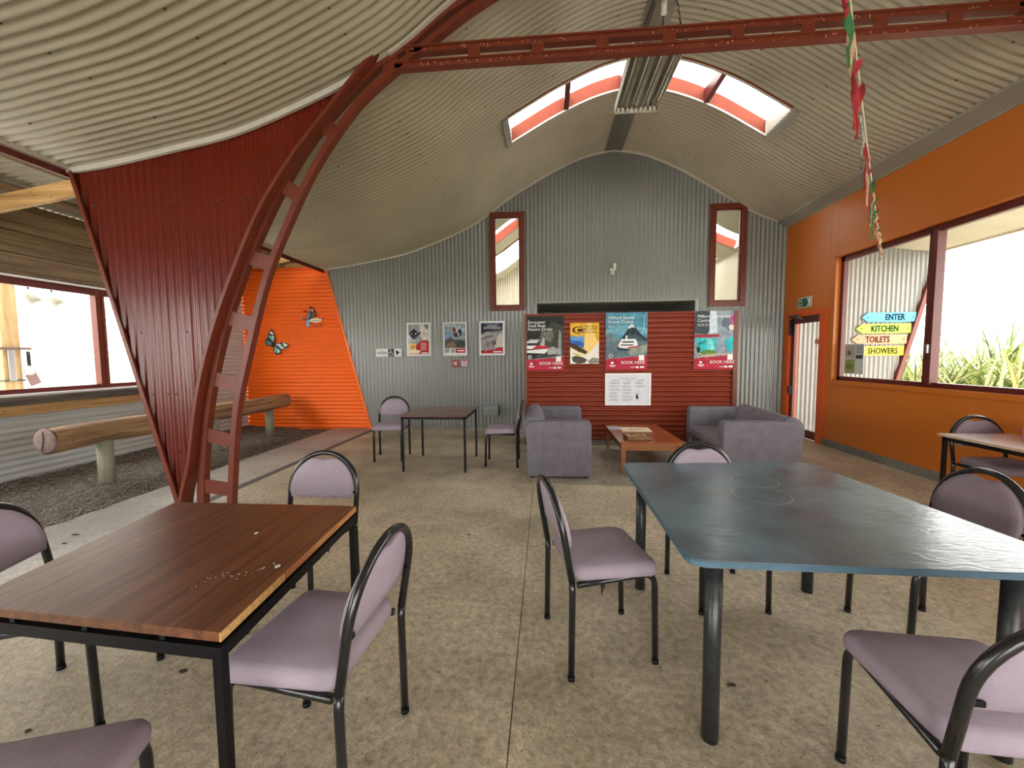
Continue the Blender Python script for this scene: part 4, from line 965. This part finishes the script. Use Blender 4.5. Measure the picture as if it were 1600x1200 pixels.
for L, m in (([(330, 800), (345, 700), (335, 690), (300, 700)], TL), ([(295, 760), (330, 800), (290, 690), (245, 700)], TQ), ([(265, 650), (330, 680), (345, 665), (300, 610)], M_WHITE), ([(200, 770), (290, 800), (300, 850), (215, 845), (190, 810)], mat('art_dark_teal', '3E7C84', .4)),
             ([(370, 850), (440, 825), (490, 880), (430, 880)], TL), ([(430, 885), (500, 880), (520, 915), (470, 920)], TL), ([(500, 815), (545, 830), (590, 855), (540, 890), (505, 850)], M_WHITE), ([(350, 885), (385, 900), (380, 990), (345, 975)], TQ), ([(392, 905), (430, 930), (445, 970), (395, 1000)], TL)):
    plate('wing_patch', q(L), m, ba, .009, .0015)
tube('body', [(q([(345, 830)])[0][0], -.014, q([(345, 830)])[0][1]), (q([(305, 885)])[0][0], -.014, q([(305, 885)])[0][1])], .014, K, ba, 8)
for e2 in ((395, 760), (415, 745)): tube('feeler', [(q([(360, 815)])[0][0], -.01, q([(360, 815)])[0][1]), (q([e2])[0][0], -.012, q([e2])[0][1])], .002, K, ba, 5)
bi = empty('bird_art', (-4.66, YO, 2.22), 0, 'metal bird on a blossom branch with a cream name plate on the orange wall', 'wall art')
q = px2(1010, 400, .00117)
plate('bird_body', q([(975, 200), (1020, 205), (1060, 235), (1085, 290), (1095, 330), (1070, 390), (1020, 420), (960, 430), (925, 430), (935, 370), (975, 300), (1005, 280), (1000, 225)]), K, bi, .004, .005)
plate('bird_breast', q([(1060, 270), (1090, 320), (1065, 385), (1015, 405), (1025, 340)]), mat('bird_brown', '6A4A38', .5), bi, .009, .0015)
plate('bird_wing', q([(1005, 310), (985, 370), (945, 420), (940, 390), (975, 330)]), mat('bird_blue', '6AA8D2', .4, 0, .15, 20), bi, .009, .0015)
plate('tail', q([(935, 425), (985, 425), (985, 500), (960, 545), (920, 540), (920, 490)]), MATS['bird_blue'], bi, .005, .005)
plate('throat_tuft', q(blob(1037, 265, 20, 17, 9, 1, .1)), M_WHITE, bi, .010, .002)
plate('name_plate', q(blob(1090, 438, 105, 38, 20, 0, .02)), mat('cream_plate', 'F3E7C6', .4), bi, .010, .003)
text('welcome', .04, M_INK, bi, at_front(.09, -.0145, -.055), 'CENTER', depth=.0004)
for c in ((865, 410), (1205, 408), (905, 290), (1065, 540), (1175, 525)): plate('blossom', q(blob(c[0], c[1], 26, 22, 9, c[0], .35)), mat('blossom_red', '9C1F24', .5), bi, .006, .003)
for c in ((860, 405), (1190, 412), (1060, 548)): plate('petal', q(blob(c[0], c[1], 12, 13, 7, c[0])), M_WHITE, bi, .010, .001)
def qq(c): v = q([c])[0]; return (v[0], -.005, v[1])
for a, b, c in (((950, 420), (900, 430), (865, 410)), ((925, 330), (890, 280), (905, 290)), ((1100, 480), (1150, 510), (1250, 490)), ((1020, 480), (1040, 520), (1065, 545)), ((1110, 360), (1150, 330), (1165, 370)), ((990, 500), (960, 560), (1010, 570))): tube('twig', [qq(a), qq(b), qq(c)], .003, MATS['blossom_red'], bi, 5)

# ------------------------------------------------------------------ direction boards on the outside wing wall
def board(txt, x0, x1, zc, hex_, label, pointed=True, off=.0):
    h = .082; e = empty('direction_board', ((x0+x1)/2, YB-AMP-.018, zc), 0, label, 'sign', 'direction boards outside the window')
    w_ = (x1-x0)/2; L = [(-w_, 0), (-w_+.10, h), (w_, h), (w_, -h), (-w_+.10, -h)] if pointed else [(-w_, h), (w_, h), (w_, -h), (-w_, -h)]
    bm = bmesh.new(); prism(bm, L, -.012, .012, lambda a, b, hh: (a, hh, b)); bmobj('board', bm, mat('board_'+hex_, hex_, .5, 0, .04, 6), e)
    text(txt, .15, mat('carved_letter', '141E24', .8, spec=.1), e, at_front(off, -.0150, -.052), 'CENTER', depth=.002, bold=.003, sx=.72)
    for x in (-w_+.09, w_-.05): cyl_ = bx('screw', x-.012, x+.012, -.015, -.012, -.012, .012, M_SCREW, e, 0)
board('ENTER', 5.62, 6.51, 2.06, '4FB0E8', 'blue ENTER board pointing left, topmost of the four outside', True, .10)
board('KITCHEN', 5.53, 6.44, 1.86, '9FD62E', 'green KITCHEN board pointing left, second of the four outside', True, .02)
board('TOILETS', 5.47, 6.38, 1.67, 'F28A62', 'salmon TOILETS board pointing left, third of the four outside', True, -.03)
board('SHOWERS', 5.58, 6.34, 1.465, 'F4E018', 'yellow SHOWERS board, lowest of the four outside', False, .03)
st = empty('window_notice', (XR+.085, 6.19, 1.34), 0, 'clear plastic notice with garden photos stuck low on the window glass', 'notice')
bx('sleeve', -.003, .001, -.20, .16, -.21, .22, mat('sleeve_plastic', 'C8CCC4', .2), st, 0)
for i, (a, b, c, d, col) in enumerate(((-.04, .14, .02, .2, 'A8A494'), (-.04, .14, -.19, .0, '8C9A5E'), (-.18, -.06, -.19, .0, 'C8CAC6'), (-.18, -.06, .01, .06, '20242A'), (-.18, -.06, .08, .2, '9AA0A0'), (.04, .1, .06, .12, '7A5A4A'), (.0, .12, -.14, -.06, '6E8040'))):
    bx('photo_patch', -.004-.0004*i, -.003, a, b, c, d, mat('print_'+col, col, .5, 0, .15, 30), st, 0)

# ------------------------------------------------------------------ furniture
def make_chair():
    root = empty('dining_chair')
    for s in (-1, 1):
        fp = fillet([(s*.185, .205, .0), (s*.185, .195, .435), (s*.205, -.18, .425)], .065, 7)
        k = 5
        fl_pts = fp[:k+2]; rl = fp[k+1:]
        lf = tube('leg', fl_pts, .0145, M_TUBE, root); tube('seat_rail', rl, .0140, M_TUBE, root)
        lb = tube('leg', [(s*.215, -.21, 0), (s*.215, -.205, .40), (s*.215, -.208, .45)], .0150, M_TUBE, root)
        cyl('foot_cap', (s*.185, .205), .0160, 0, .018, M_BLACK, lf, 10); cyl('foot_cap', (s*.215, -.21), .0168, 0, .018, M_BLACK, lb, 10)
    tube('cross_bar', [(-.185, .14, .432), (.185, .14, .432)], .009, M_TUBE, root, 8)
    P = [(-.215, -.208, .45)]
    for k in range(21):
        a = PI-PI*k/20; z = .63+.215*math.sin(a) if True else 0
        P.append((.215*math.cos(a), -.208-(z-.45)*.17, z))
    P.append((.215, -.208, .45))
    tube('back_hoop', P, .0152, M_TUBE, root, 12)
    # seat
    ol = ngon_outline([(-.205, -.19), (.205, -.19), (.215, .21), (-.215, .21)], .055, 5)
    def ring(sc_, z, dz=0): return [(x*sc_, y*sc_+.0, z) for x, y in ol]
    bm = bmesh.new()
    rs = [ring(.55, .434), ring(.95, .434), ring(.99, .442), ring(1., .458), ring(.995, .476), ring(.965, .491), ring(.88, .499), ring(.5, .502), ring(.15, .502)]
    rings(bm, rs)
    for v in bm.verts:
        if v.co.z > .47: v.co.z += .004*math.sin(v.co.x*17)*math.cos(v.co.y*13)
        if v.co.y > .12: v.co.z -= (v.co.y-.12)*.10
    bmobj('seat', bm, M_FAB, root, True)
    # backrest with the hand-hold notch at its top
    R_ = .202; Q = []
    z0 = .585
    Q.append((-R_+.012, z0)); Q.append((R_-.012, z0))
    ang = []
    for k in range(17):
        a = k/16*PI
        x, z = R_*math.cos(a), .63+R_*math.sin(a)
        if abs(x) < .085: z -= .028*(.5+.5*math.cos(PI*x/.085))
        Q.append((x, z))
    def bring(sc_, d): return [(x*sc_, -.208-((.70+(z-.70)*sc_)-.45)*.17+d-.02*(x*sc_/R_)**2*-1, .70+(z-.70)*sc_) for x, z in Q]
    bm = bmesh.new(); rings(bm, [bring(.5, -.012), bring(.96, -.012), bring(1., -.004), bring(1., .008), bring(.96, .018), bring(.8, .024), bring(.3, .026)])
    bmobj('backrest', bm, M_FAB, root, True)
    for s in (-1, 1): bx('back_bracket', s*.193-.016, s*.193+.016, -.243, -.236, .605, .62, M_BLACK, root, .002)
    return root
proto = make_chair()
first = [True]
def chair(x, y, heading, label, group='mauve chairs with black tube frames', fabric=None, sc_=1.):
    """heading: direction the sitter faces, degrees from +X"""
    if first[0]: o = proto; first[0] = False
    else: o = dup(proto)
    o.location = (x, y, 0); o.rotation_euler = (0, 0, math.radians(heading-90)); o.scale = (1, 1, 1)
    o['label'] = label; o['category'] = 'chair'; o['group'] = group
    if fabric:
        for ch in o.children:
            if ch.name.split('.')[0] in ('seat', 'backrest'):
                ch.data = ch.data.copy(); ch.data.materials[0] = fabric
    return o
chair(-.795, 1.29, 176, 'mauve chair at the right side of the large brown table, facing it')
chair(.26, 1.96, 14, 'mauve chair with creased seat at the left side of the blue table')
chair(-1.37, 2.08, -92, 'mauve chair behind the far edge of the large brown table')
chair(-1.985, 1.45, 17, 'mauve chair left of the large brown table, cut by the left picture edge')
chair(-1.175, .67, 109, 'mauve chair at the near side of the brown table, only a seat corner in view')
chair(1.02, 2.43, -85, 'mauve chair tucked under the far edge of the blue table')
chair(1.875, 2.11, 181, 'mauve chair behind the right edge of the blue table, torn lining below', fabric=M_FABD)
chair(1.205, 1.20, 87, 'nearest mauve chair at the lower right, pushed under the blue table')
chair(-2.19, 5.49, -82, 'mauve chair left of the small square table by the grey wall')
chair(-.58, 5.29, 181, 'mauve chair seen from the side between the small table and left sofa')
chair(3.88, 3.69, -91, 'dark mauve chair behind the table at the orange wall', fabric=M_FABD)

# torn dust covers hanging under seats
def rag(name, x, y, z, par, L=.07):
    V = [(x-.02, y, z), (x+.02, y+.006, z), (x+.03, y, z-L*.5), (x+.005, y+.01, z-L*.35), (x-.005, y, z-L), (x-.02, y, z-L*.4)]
    V2 = [(a, b+.002, c) for a, b, c in V]; n = 6
    obj(name, V+V2, [tuple(range(n)), tuple(range(2*n-1, n-1, -1))]+[(k, (k+1) % n, n+(k+1) % n, n+k) for k in range(n)], mat('torn_lining', '3A342E', .9), par)
chs = [o for o in COL.objects if o.get('category') == 'chair']
for i, sp_ in ((0, [(-.14, -.1)]), (1, [(.19, -.06)]), (2, [(-.19, .13), (-.19, .05)]), (6, [(.15, .17), (.19, .05), (.19, .09), (.19, -.01)])):
    for a, b in sp_: rag('torn_lining', a, b, .43, chs[i], random.uniform(.05, .085))

# large brown table
BT = [(-1.665, .965), (-.822, .905), (-.885, 1.765), (-1.79, 1.765)]; zt = .74
bt = empty('brown_table', (-1.29, 1.34, 0), 3*PI/180*0, 'large brown woodgrain laminate table on a black square-tube frame', 'table')
L = [(a+1.29, b-1.34) for a, b in BT]
bm = bmesh.new(); prism(bm, L, zt-.026, zt, lambda a, b, h: (a, b, h)); bmesh.ops.bevel(bm, geom=bm.edges[:], offset=.0015, segments=1, affect='EDGES'); bmobj('tabletop', bm, M_LAM, bt)
def inset(Lp, d):
    c = Vector((sum(p[0] for p in Lp)/4, sum(p[1] for p in Lp)/4)); return [tuple(c+(Vector(p)-c)*(1-d)) for p in Lp]
I = inset(L, .03)
for k in range(4):
    a, b = I[k], I[(k+1) % 4]
    bar('frame_rail', [(a[0], a[1], zt-.058), (b[0], b[1], zt-.058)], .024, .034, M_BLACK, bt, (0, 0, 1))
    bx('leg', a[0]-.0125, a[0]+.0125, a[1]-.0125, a[1]+.0125, 0, zt-.042, M_BLACK, bt, .002)
for t in (.2, .5, .8):
    for k in range(4):
        a, b = Vector(I[k]), Vector(I[(k+1) % 4]); p = a.lerp(b, t); bx('spacer', p.x-.008, p.x+.008, p.y-.008, p.y+.008, zt-.045, zt-.024, M_BLACK, bt, 0)
# stripped edge and chips on the right edge
e0, e1 = Vector(L[1]), Vector(L[2])
def edge_strip(t0, t1, z0, z1, m, name):
    a, b = e0.lerp(e1, t0), e0.lerp(e1, t1); bm = bmesh.new(); sweep(bm, [(a.x+.0002, a.y, (z0+z1)/2), (b.x+.0002, b.y, (z0+z1)/2)], rect(z1-z0, .0035), (1, 0, 0)); o = bmobj(name, bm, m, bt); o['label'] = {'bare_edge': 'bare chipboard where the edge band is missing', 'worn_edge': 'worn orange edge band'}[name]
edge_strip(.0, .33, zt-.025, zt-.001, M_CHIP, 'bare_edge'); edge_strip(.34, 1., zt-.025, zt-.001, woodgrain('worn_edge_band', 'C58A50', '9A5C30', 'y', 1.5, .5), 'worn_edge')
bm = bmesh.new(); rr = random.Random(5)
for (cx, cy, s_) in ((.145, .12, .007), (.40, -.115, .009), (.36, -.13, .003), (.375, -.10, .002)):
    prism(bm, blob(cx, cy, s_, s_*1.3, 8, int(cx*100), .35), zt, zt+.0008, lambda a, b, h: (a, b, h))
for k in range(34):
    cx = rr.uniform(.22, .36); cy = rr.gauss(-.21+(cx-.22)*.45, .02); s_ = rr.uniform(.0007, .0022); prism(bm, blob(cx, cy, s_, s_, 5, k, .3), zt, zt+.0005, lambda a, b, h: (a, b, h))
s = bmobj('white_paint_speck', bm, M_WHITE, bt); s['kind'] = 'stuff'

# blue table
tl = empty('blue_table', (1.13, 2.02, 0), 0, 'large worn blue-grey table with rounded corners on thick round legs', 'table')
def blue_mat():
    m = bpy.data.materials.new('worn_blue_paint'); m.use_nodes = True; t = m.node_tree; b = t.nodes['Principled BSDF']
    tc = t.nodes.new('ShaderNodeTexCoord')
    def N(ty): return t.nodes.new(ty)
    n = N('ShaderNodeTexNoise'); n.inputs['Scale'].default_value = 3.5; n.inputs['Detail'].default_value = 6; t.links.new(tc.outputs['Object'], n.inputs['Vector'])
    cr = N('ShaderNodeValToRGB'); e = cr.color_ramp.elements; e[0].position = .35; e[1].position = .65; e[0].color = (*sr('56666F'), 1); e[1].color = (*sr('667E8B'), 1); t.links.new(n.outputs['Fac'], cr.inputs[0])
    cur = cr.outputs[0]
    for cx, cy, r in ((.02, .27, .115), (-.06, .04, .13)):
        vm = N('ShaderNodeVectorMath'); vm.operation = 'DISTANCE'; vm.inputs[1].default_value = (cx, cy, .72); t.links.new(tc.outputs['Object'], vm.inputs[0])
        a = N('ShaderNodeMath'); a.operation = 'SUBTRACT'; a.inputs[1].default_value = r; t.links.new(vm.outputs['Value'], a.inputs[0])
        ab = N('ShaderNodeMath'); ab.operation = 'ABSOLUTE'; t.links.new(a.outputs[0], ab.inputs[0])
        lt = N('ShaderNodeMath'); lt.operation = 'LESS_THAN'; lt.inputs[1].default_value = .0028; t.links.new(ab.outputs[0], lt.inputs[0])
        mu = N('ShaderNodeMath'); mu.operation = 'MULTIPLY'; t.links.new(lt.outputs[0], mu.inputs[0]); t.links.new(n.outputs['Fac'], mu.inputs[1])
        mx = N('ShaderNodeMix'); mx.data_type = 'RGBA'; t.links.new(mu.outputs[0], mx.inputs[0]); t.links.new(cur, mx.inputs[6]); mx.inputs[7].default_value = (*sr('9DB0B2'), 1); cur = mx.outputs[2]
    mp = N('ShaderNodeMapping'); mp.inputs['Scale'].default_value = (3, 9, 3); mp.inputs['Rotation'].default_value = (0, 0, .6); t.links.new(tc.outputs['Object'], mp.inputs['Vector'])
    w_ = N('ShaderNodeTexNoise'); w_.inputs['Scale'].default_value = 3; w_.inputs['Detail'].default_value = 9; w_.inputs['Distortion'].default_value = 2; t.links.new(mp.outputs[0], w_.inputs['Vector'])
    c2 = N('ShaderNodeValToRGB'); e = c2.color_ramp.elements; e[0].position = .69; e[1].position = .73; e[0].color = (0, 0, 0, 1); e[1].color = (.14, .14, .14, 1); t.links.new(w_.outputs['Fac'], c2.inputs[0])
    mx = N('ShaderNodeMix'); mx.data_type = 'RGBA'; t.links.new(c2.outputs[0], mx.inputs[0]); t.links.new(cur, mx.inputs[6]); mx.inputs[7].default_value = (*sr('93A8AE'), 1)
    t.links.new(mx.outputs[2], b.inputs['Base Color'])
    rg = N('ShaderNodeMapRange'); rg.inputs[3].default_value = .10; rg.inputs[4].default_value = .30; t.links.new(n.outputs['Fac'], rg.inputs[0]); t.links.new(rg.outputs[0], b.inputs['Roughness'])
    bp = N('ShaderNodeBump'); bp.inputs['Strength'].default_value = .18; bp.inputs['Distance'].default_value = .01; t.links.new(w_.outputs['Fac'], bp.inputs['Height']); t.links.new(bp.outputs[0], b.inputs['Normal'])
    return m
zt = .73
ol = ngon_outline([(.487-1.13, 1.375-2.02), (1.775-1.13, 1.36-2.02), (1.655-1.13+.02, 2.70-2.02), (.492-1.13, 2.63-2.02)], .06, 5)
bm = bmesh.new(); prism(bm, ol, zt-.026, zt, lambda a, b, h: (a, b, h))
bmesh.ops.bevel(bm, geom=[e for e in bm.edges if abs(e.verts[0].co.z-e.verts[1].co.z) < 1e-6], offset=.003, segments=2, affect='EDGES'); bmobj('tabletop', bm, blue_mat(), tl)
for i, (x, y) in enumerate(((.606, 1.465), (.575, 2.445), (1.565, 2.475), (1.60, 1.47))):
    lg = cyl('leg', (x-1.13, y-2.02), .030, 0, zt-.027, M_TLEG, tl, 20)
    bx('leg_plate', x-1.13-.05, x-1.13+.05, y-2.02-.05, y-2.02+.05, zt-.030, zt-.0262, M_BLACK, lg, 0)

bm = bmesh.new(); sweep(bm, [(p[0]*1.0008, p[1]*1.0008, zt-.013) for p in ol]+[(ol[0][0]*1.0008, ol[0][1]*1.0008, zt-.013)], rect(.003, .018), (0, 0, 1))
o = bmobj('edge_band', bm, mat('blue_edge_paint', '4A697C', .45, 0, .15, 12), tl); o['label'] = 'brighter blue painted edge'
# small brown table at the back
def simple_table(name, x0, x1, y0, y1, z, mtop, medge, label, group, lx0, lx1, ly0, ly1):
    cx, cy = (x0+x1)/2, (y0+y1)/2; e = empty(name, (cx, cy, 0), 0, label, 'table', group)
    bx('tabletop', x0-cx, x1-cx, y0-cy, y1-cy, z-.020, z, mtop, e, .002)
    bx('edge_band', x0-cx-.001, x1-cx+.001, y0-cy-.001, y1-cy+.001, z-.019, z-.002, medge, e, .001)
    bm = bmesh.new()
    for q in ((lx0, lx1, ly0, ly0+.02), (lx0, lx1, ly1-.02, ly1), (lx0, lx0+.02, ly0, ly1), (lx1-.02, lx1, ly0, ly1)): box(bm, q[0]-cx, q[1]-cx, q[2]-cy, q[3]-cy, z-.055, z-.021, .001)
    bmobj('frame_rail', bm, M_BLACK, e)
    for x in (lx0, lx1-.026):
        for y in (ly0, ly1-.026): bx('leg', x-cx, x-cx+.026, y-cy, y-cy+.026, 0, z-.03, M_BLACK, e, .002)
    return e
simple_table('small_table', -1.80, -.97, 4.79, 5.66, .715, M_LAM2, M_LAM2, 'small square brown table with thin black legs by the grey wall', None, -1.79, -.98, 4.81, 5.64)
simple_table('side_table', 3.36, 4.12, 2.35, 3.72, .735, mat('glossy_mauve_laminate', '8C6E68', .18, 0, .12, 12, .02, 40), mat('pale_edge', 'C2A88A', .6, 0, .15, 40), 'narrow brown table with pale edge along the orange wall', None, 3.38, 4.10, 2.38, 3.70)
pk = empty('game_box', (3.98, 3.36, .736), -.06, 'pink board game box on the table at the orange wall', 'box')
m_pk = mat('pink_card', 'D0587E', .45, 0, .06, 8)
bx('box_base', -.20, .20, -.13, .13, 0, .075, m_pk, pk, .003); bx('box_lid', -.203, .203, -.133, .133, .03, .085, m_pk, pk, .003)
bm = bmesh.new(); prism(bm, [(-.20+.02, .05), (-.155, .068), (.1, .068), (.1, .035), (-.155, .035)], .1335, .1345, lambda a, b, h: (a, -h, b)); bmobj('pencil_logo', bm, M_INK, pk)
text('PICTIONARY', .030, M_WINK, pk, at_front(-.145, -.1352, .040), depth=.0004); text('The game of quick draw', .014, M_WINK, pk, at_front(-.12, -.1342, .016), depth=.0004)

# ------------------------------------------------------------------ sofas
def sofa(x, y, rot, Lh, D, label, mirror=False):
    """local: +x is the seat front, the back is at x=0, arms at y=0 and y=Lh"""
    e = empty('sofa', (x, y, 0), rot, label, 'sofa', 'two-seat sofas by the coffee table'); s = -1 if mirror else 1
    def F(a, b, h): return (s*a, h, b)
    # side panel profile of an arm: leans back at its rear top
    arm = fillet([(.0, .035, 0), (D, .035, 0), (D, .675, 0), (.03, .675, 0), (-.035, .60, 0), (-.01, .47, 0)], .05, 4, True)
    def arm_mesh(y0, y1):
        bm = bmesh.new(); rs = []
        cx, cz = D/2, .36
        for t, sc_ in ((0, .94), (.006, .975), (.03, .998), (.06, 1.0), (.5, 1.), (.94, 1.), (.97, .998), (.994, .975), (1, .94)):
            yy = y0+(y1-y0)*t; rs.append([(s*(cx+(p.x-cx)*sc_), yy, cz+(p.y-cz)*(sc_ if p.y > .1 else 1.)) for p in arm])
        rings(bm, rs); return bm
    aw = .17
    bmobj('armrest', arm_mesh(0, aw), M_SOFA, e, True); bmobj('armrest', arm_mesh(Lh-aw, Lh), M_SOFA, e, True)
    back = fillet([(.02, .035, 0), (.02, .42, 0), (-.055, .53, 0), (-.065, .65, 0), (.02, .725, 0), (.10, .715, 0), (.17, .64, 0), (.24, .36, 0), (.24, .035, 0)], .06, 5, True)
    bm = bmesh.new(); rings(bm, [[(s*p.x, yy, p.y) for p in back] for yy in [aw*.55]+[aw*.6+(Lh-aw*1.2)*k/6 for k in range(7)]+[Lh-aw*.55]])
    bmobj('backrest', bm, M_SOFA, e, True)
    bx('base', min(s*.2, s*(D-.02)), max(s*.2, s*(D-.02)), aw*.9, Lh-aw*.9, .035, .27, M_SOFA, e, .015)
    half = (Lh-2*aw)/2
    for k in range(2):
        bm = bmesh.new(); y0 = aw+.004+k*half; box(bm, min(s*.21, s*(D+.0)), max(s*.21, s*(D+.0)), y0, y0+half-.006, .27, .42, 0)
        bmesh.ops.bevel(bm, geom=bm.edges[:], offset=.045, segments=4, affect='EDGES', profile=.5); bmobj('seat_cushion', bm, M_SOFA, e, True)
    for a in (.06, D-.06):
        for b in (.06, Lh-.06): cyl('foot', (s*a, b), .025, 0, .04, M_BLACK, e, 10)
    return e
sofa(-.215, 4.60, 0, 1.50, .735, 'left grey-mauve two-seat sofa with its back to the chair')
sofa(2.77, 4.56, math.radians(-4), 1.50, .80, 'right grey-mauve two-seat sofa before the glass door', True)
# ------------------------------------------------------------------ coffee table and what lies on it
ct = empty('coffee_table', (1.25, 5.43, 0), 0, 'low orange-brown wooden coffee table on tapered legs between the sofas', 'table')
bm = bmesh.new(); box(bm, -.385, .375, -.635, .64, .385, .405, .006); bmobj('tabletop', bm, M_TEAK, ct)
m_ap = woodgrain('apron_wood', 'A86A34', '84491F', 'x', .6, .4, False, .1)
for q in ((-.31, .30, -.60, -.58), (-.31, .30, .585, .605), (-.345, -.325, -.57, .57), (.315, .335, -.57, .57)): bx('apron', q[0], q[1], q[2], q[3], .295, .385, m_ap, ct, .002)
for x in (-.33, .32):
    for y in (-.59, .59):
        bm = bmesh.new(); rings(bm, [[(x+a*w_, y+b*w_, z) for a, b in ((-1, -1), (1, -1), (1, 1), (-1, 1))] for z, w_ in ((0, .016), (.2, .024), (.385, .026))], False); bmobj('leg', bm, m_ap, ct)
ga = empty('wooden_tray_game', (1.11, 4.98, .4055), .05, 'square wooden tray game with blocks near the front of the coffee table', 'game')
m_tr = woodgrain('tray_wood', '8A6440', '5E4026', 'x', 1, .5)
bx('tray_base', -.14, .14, -.11, .13, 0, .012, m_tr, ga, .001)
for q in ((-.14, .14, -.11, -.10), (-.14, .14, .12, .13), (-.14, -.13, -.10, .12), (.13, .14, -.10, .12)): bx('tray_side', q[0], q[1], q[2], q[3], .0, .05, m_tr, ga, .001)
rr = random.Random(4)
for i in range(4):
    for j in range(3):
        if (i, j) in ((1, 2), (2, 1)): continue
        bx('block', -.125+i*.064, -.067+i*.064, -.095+j*.072, -.03+j*.072, .013, rr.choice((.042, .046)), mat('block_wood', 'A98A62', .7, 0, .2, 20), ga, .003)
bo = empty('puzzle_sheet', (1.235, 5.62, .4055), -.06, 'cream printed sheet lying across the middle of the coffee table', 'paper')
bx('sheet', -.20, .19, -.17, .16, 0, .004, mat('cream_paper', 'E8D8B8', .7, 0, .08, 9), bo, .001)
bm = bmesh.new()
for k in range(7):
    prism(bm, blob(rr.uniform(-.12, .12), rr.uniform(-.1, .1), rr.uniform(.015, .05), rr.uniform(.01, .03), 8, k, .4), .0042+.0001*k, .0046+.0001*k, lambda a, b, h: (a, b, h))
bmobj('print', bm, mat('print_brown', 'A8865C', .7), bo)
br = empty('leaflet', (.97, 5.74, .4055), .03, 'small pale blue printed leaflet left of the cream sheet', 'paper')
bx('sheet', -.10, .065, -.13, .12, 0, .003, mat('pale_leaflet', 'C8CCDC', .6), br, .0005)
for k in range(6): bx('print_line', -.085, .05-.02*(k % 2), .075-k*.035, .085-k*.035, .003, .0036, M_INK if k % 2 else mat('print_greyblue', '7E86A0', .6), br, 0)
ru = empty('floor_mat', (.9, 5.3, 0), 0, 'thin pale worn mat under the left sofa and the coffee table', 'mat')
olm = ngon_outline([(-1.07, -.90), (1.0, -.90), (1.0, 1.0), (-1.07, 1.0)], .05, 4)
bm = bmesh.new(); prism(bm, olm, .0005, .010, lambda a, b, h: (a, b, h)); bmobj('pile', bm, concrete('worn_mat', 'BDB6A6', '98907E', '7E7666', False, .95), ru)
tag(ru)

# ------------------------------------------------------------------ log benches on the gravel
def log_bench(x, y0, y1, zc, r, posts, label):
    e = empty('log_bench', (x, (y0+y1)/2, 0), 0, label, 'bench', 'log benches along the left wall'); L = (y1-y0)/2
    rd = random.Random(int(y0*7)); bm = bmesh.new(); n = 22; V = []
    for j in range(25):
        yy = -L+2*L*j/24; ring = []
        for k in range(n):
            a = 2*PI*k/n; rr_ = r*(1+.05*math.sin(3*a+j*.5)+.03*math.sin(j*1.3)+rd.uniform(-.015, .015))
            if math.sin(a) > .82: rr_ *= .93
            ring.append(bm.verts.new((rr_*math.cos(a), yy, zc+rr_*math.sin(a)+.012*math.sin(j*.6))))
        V.append(ring)
    for j in range(24):
        for k in range(n): f = bm.faces.new((V[j][k], V[j][(k+1) % n], V[j+1][(k+1) % n], V[j+1][k])); f.smooth = True
    bmobj('log', bm, M_LOG, e)
    for sg, rg in ((-1, 0), (1, 24)):
        bm = bmesh.new(); c = [v for v in V] if False else None
        ring = []
        for k in range(n):
            a = 2*PI*k/n; ring.append((r*.99*math.cos(a), sg*L, zc+r*.99*math.sin(a)))
        rings(bm, [ring, [(p[0]*.9, sg*(L+.02), zc+(p[2]-zc)*.9) for p in ring], [(p[0]*.3, sg*(L+.03), zc+(p[2]-zc)*.3) for p in ring]]); o = bmobj('sawn_end', bm, M_LOGEND, e)
    bar('split', [(-r*.1, -L-.034, zc-r*.7), (r*.15, -L-.036, zc+r*.1), (r*.1, -L-.034, zc+r*.75)], .008, .004, mat('crack_dark', '3A2E28', .95), e, (0, 1, 0))
    for p in posts: cyl('post', (0, p-(y0+y1)/2), .075, -.08, zc-r*.75, mat('treated_post', '8E8C76', .85, 0, .15, 6, .2, 30, stretch=(3, 3, .6)), e, 18)
    return e
log_bench(-5.10, 3.66, 7.45, .605, .135, (4.2, 5.75, 7.0), 'long rough log bench on round posts beside the left wall')
tr_ = empty('shelf_bracket', (-6.0, 6.55, .92), 0, 'small timber shelf on a steel brace beyond the end of the sill rail', 'shelf')
bx('shelf_board', -.12, .35, -.12, .1, .15, .20, M_TIMBD, tr_, .004); tube('brace', [(-.11, 0, -.15), (.25, 0, .15)], .012, M_GTRIM, tr_, 8)

# dry leaves and crumbs on the concrete
bm = bmesh.new(); rr = random.Random(31)
for (x, y, a) in ((.80, 1.72, .016), (-1.66, 1.62, .02), (-2.45, 1.9, .018), (-2.0, 1.30, .014), (-3.85, 2.9, .03), (-3.75, 2.75, .02), (3.1, 5.2, .014), (3.3, 5.5, .012), (2.9, 4.7, .014), (-.62, 3.1, .012), (.15, 4.0, .012), (3.6, 4.4, .012)):
    prism(bm, blob(x, y, a, a*.55, 8, int(x*100), .35), .001, .004, lambda a_, b, h: (a_, b, h))
for k in range(160):
    x = rr.uniform(-1.2, 2.6); y = rr.uniform(1.1, 5.5); a = rr.uniform(.0015, .004); prism(bm, blob(x, y, a, a, 5, k, .3), .0005, .002, lambda a_, b, h: (a_, b, h))
o = bmobj('floor_crumbs', bm, mat('dry_leaf', '3A3024', .9, 0, .4, 30), None); tag(o, 'dark dry leaf bits and crumbs scattered on the concrete floor', 'debris', None, 'stuff')
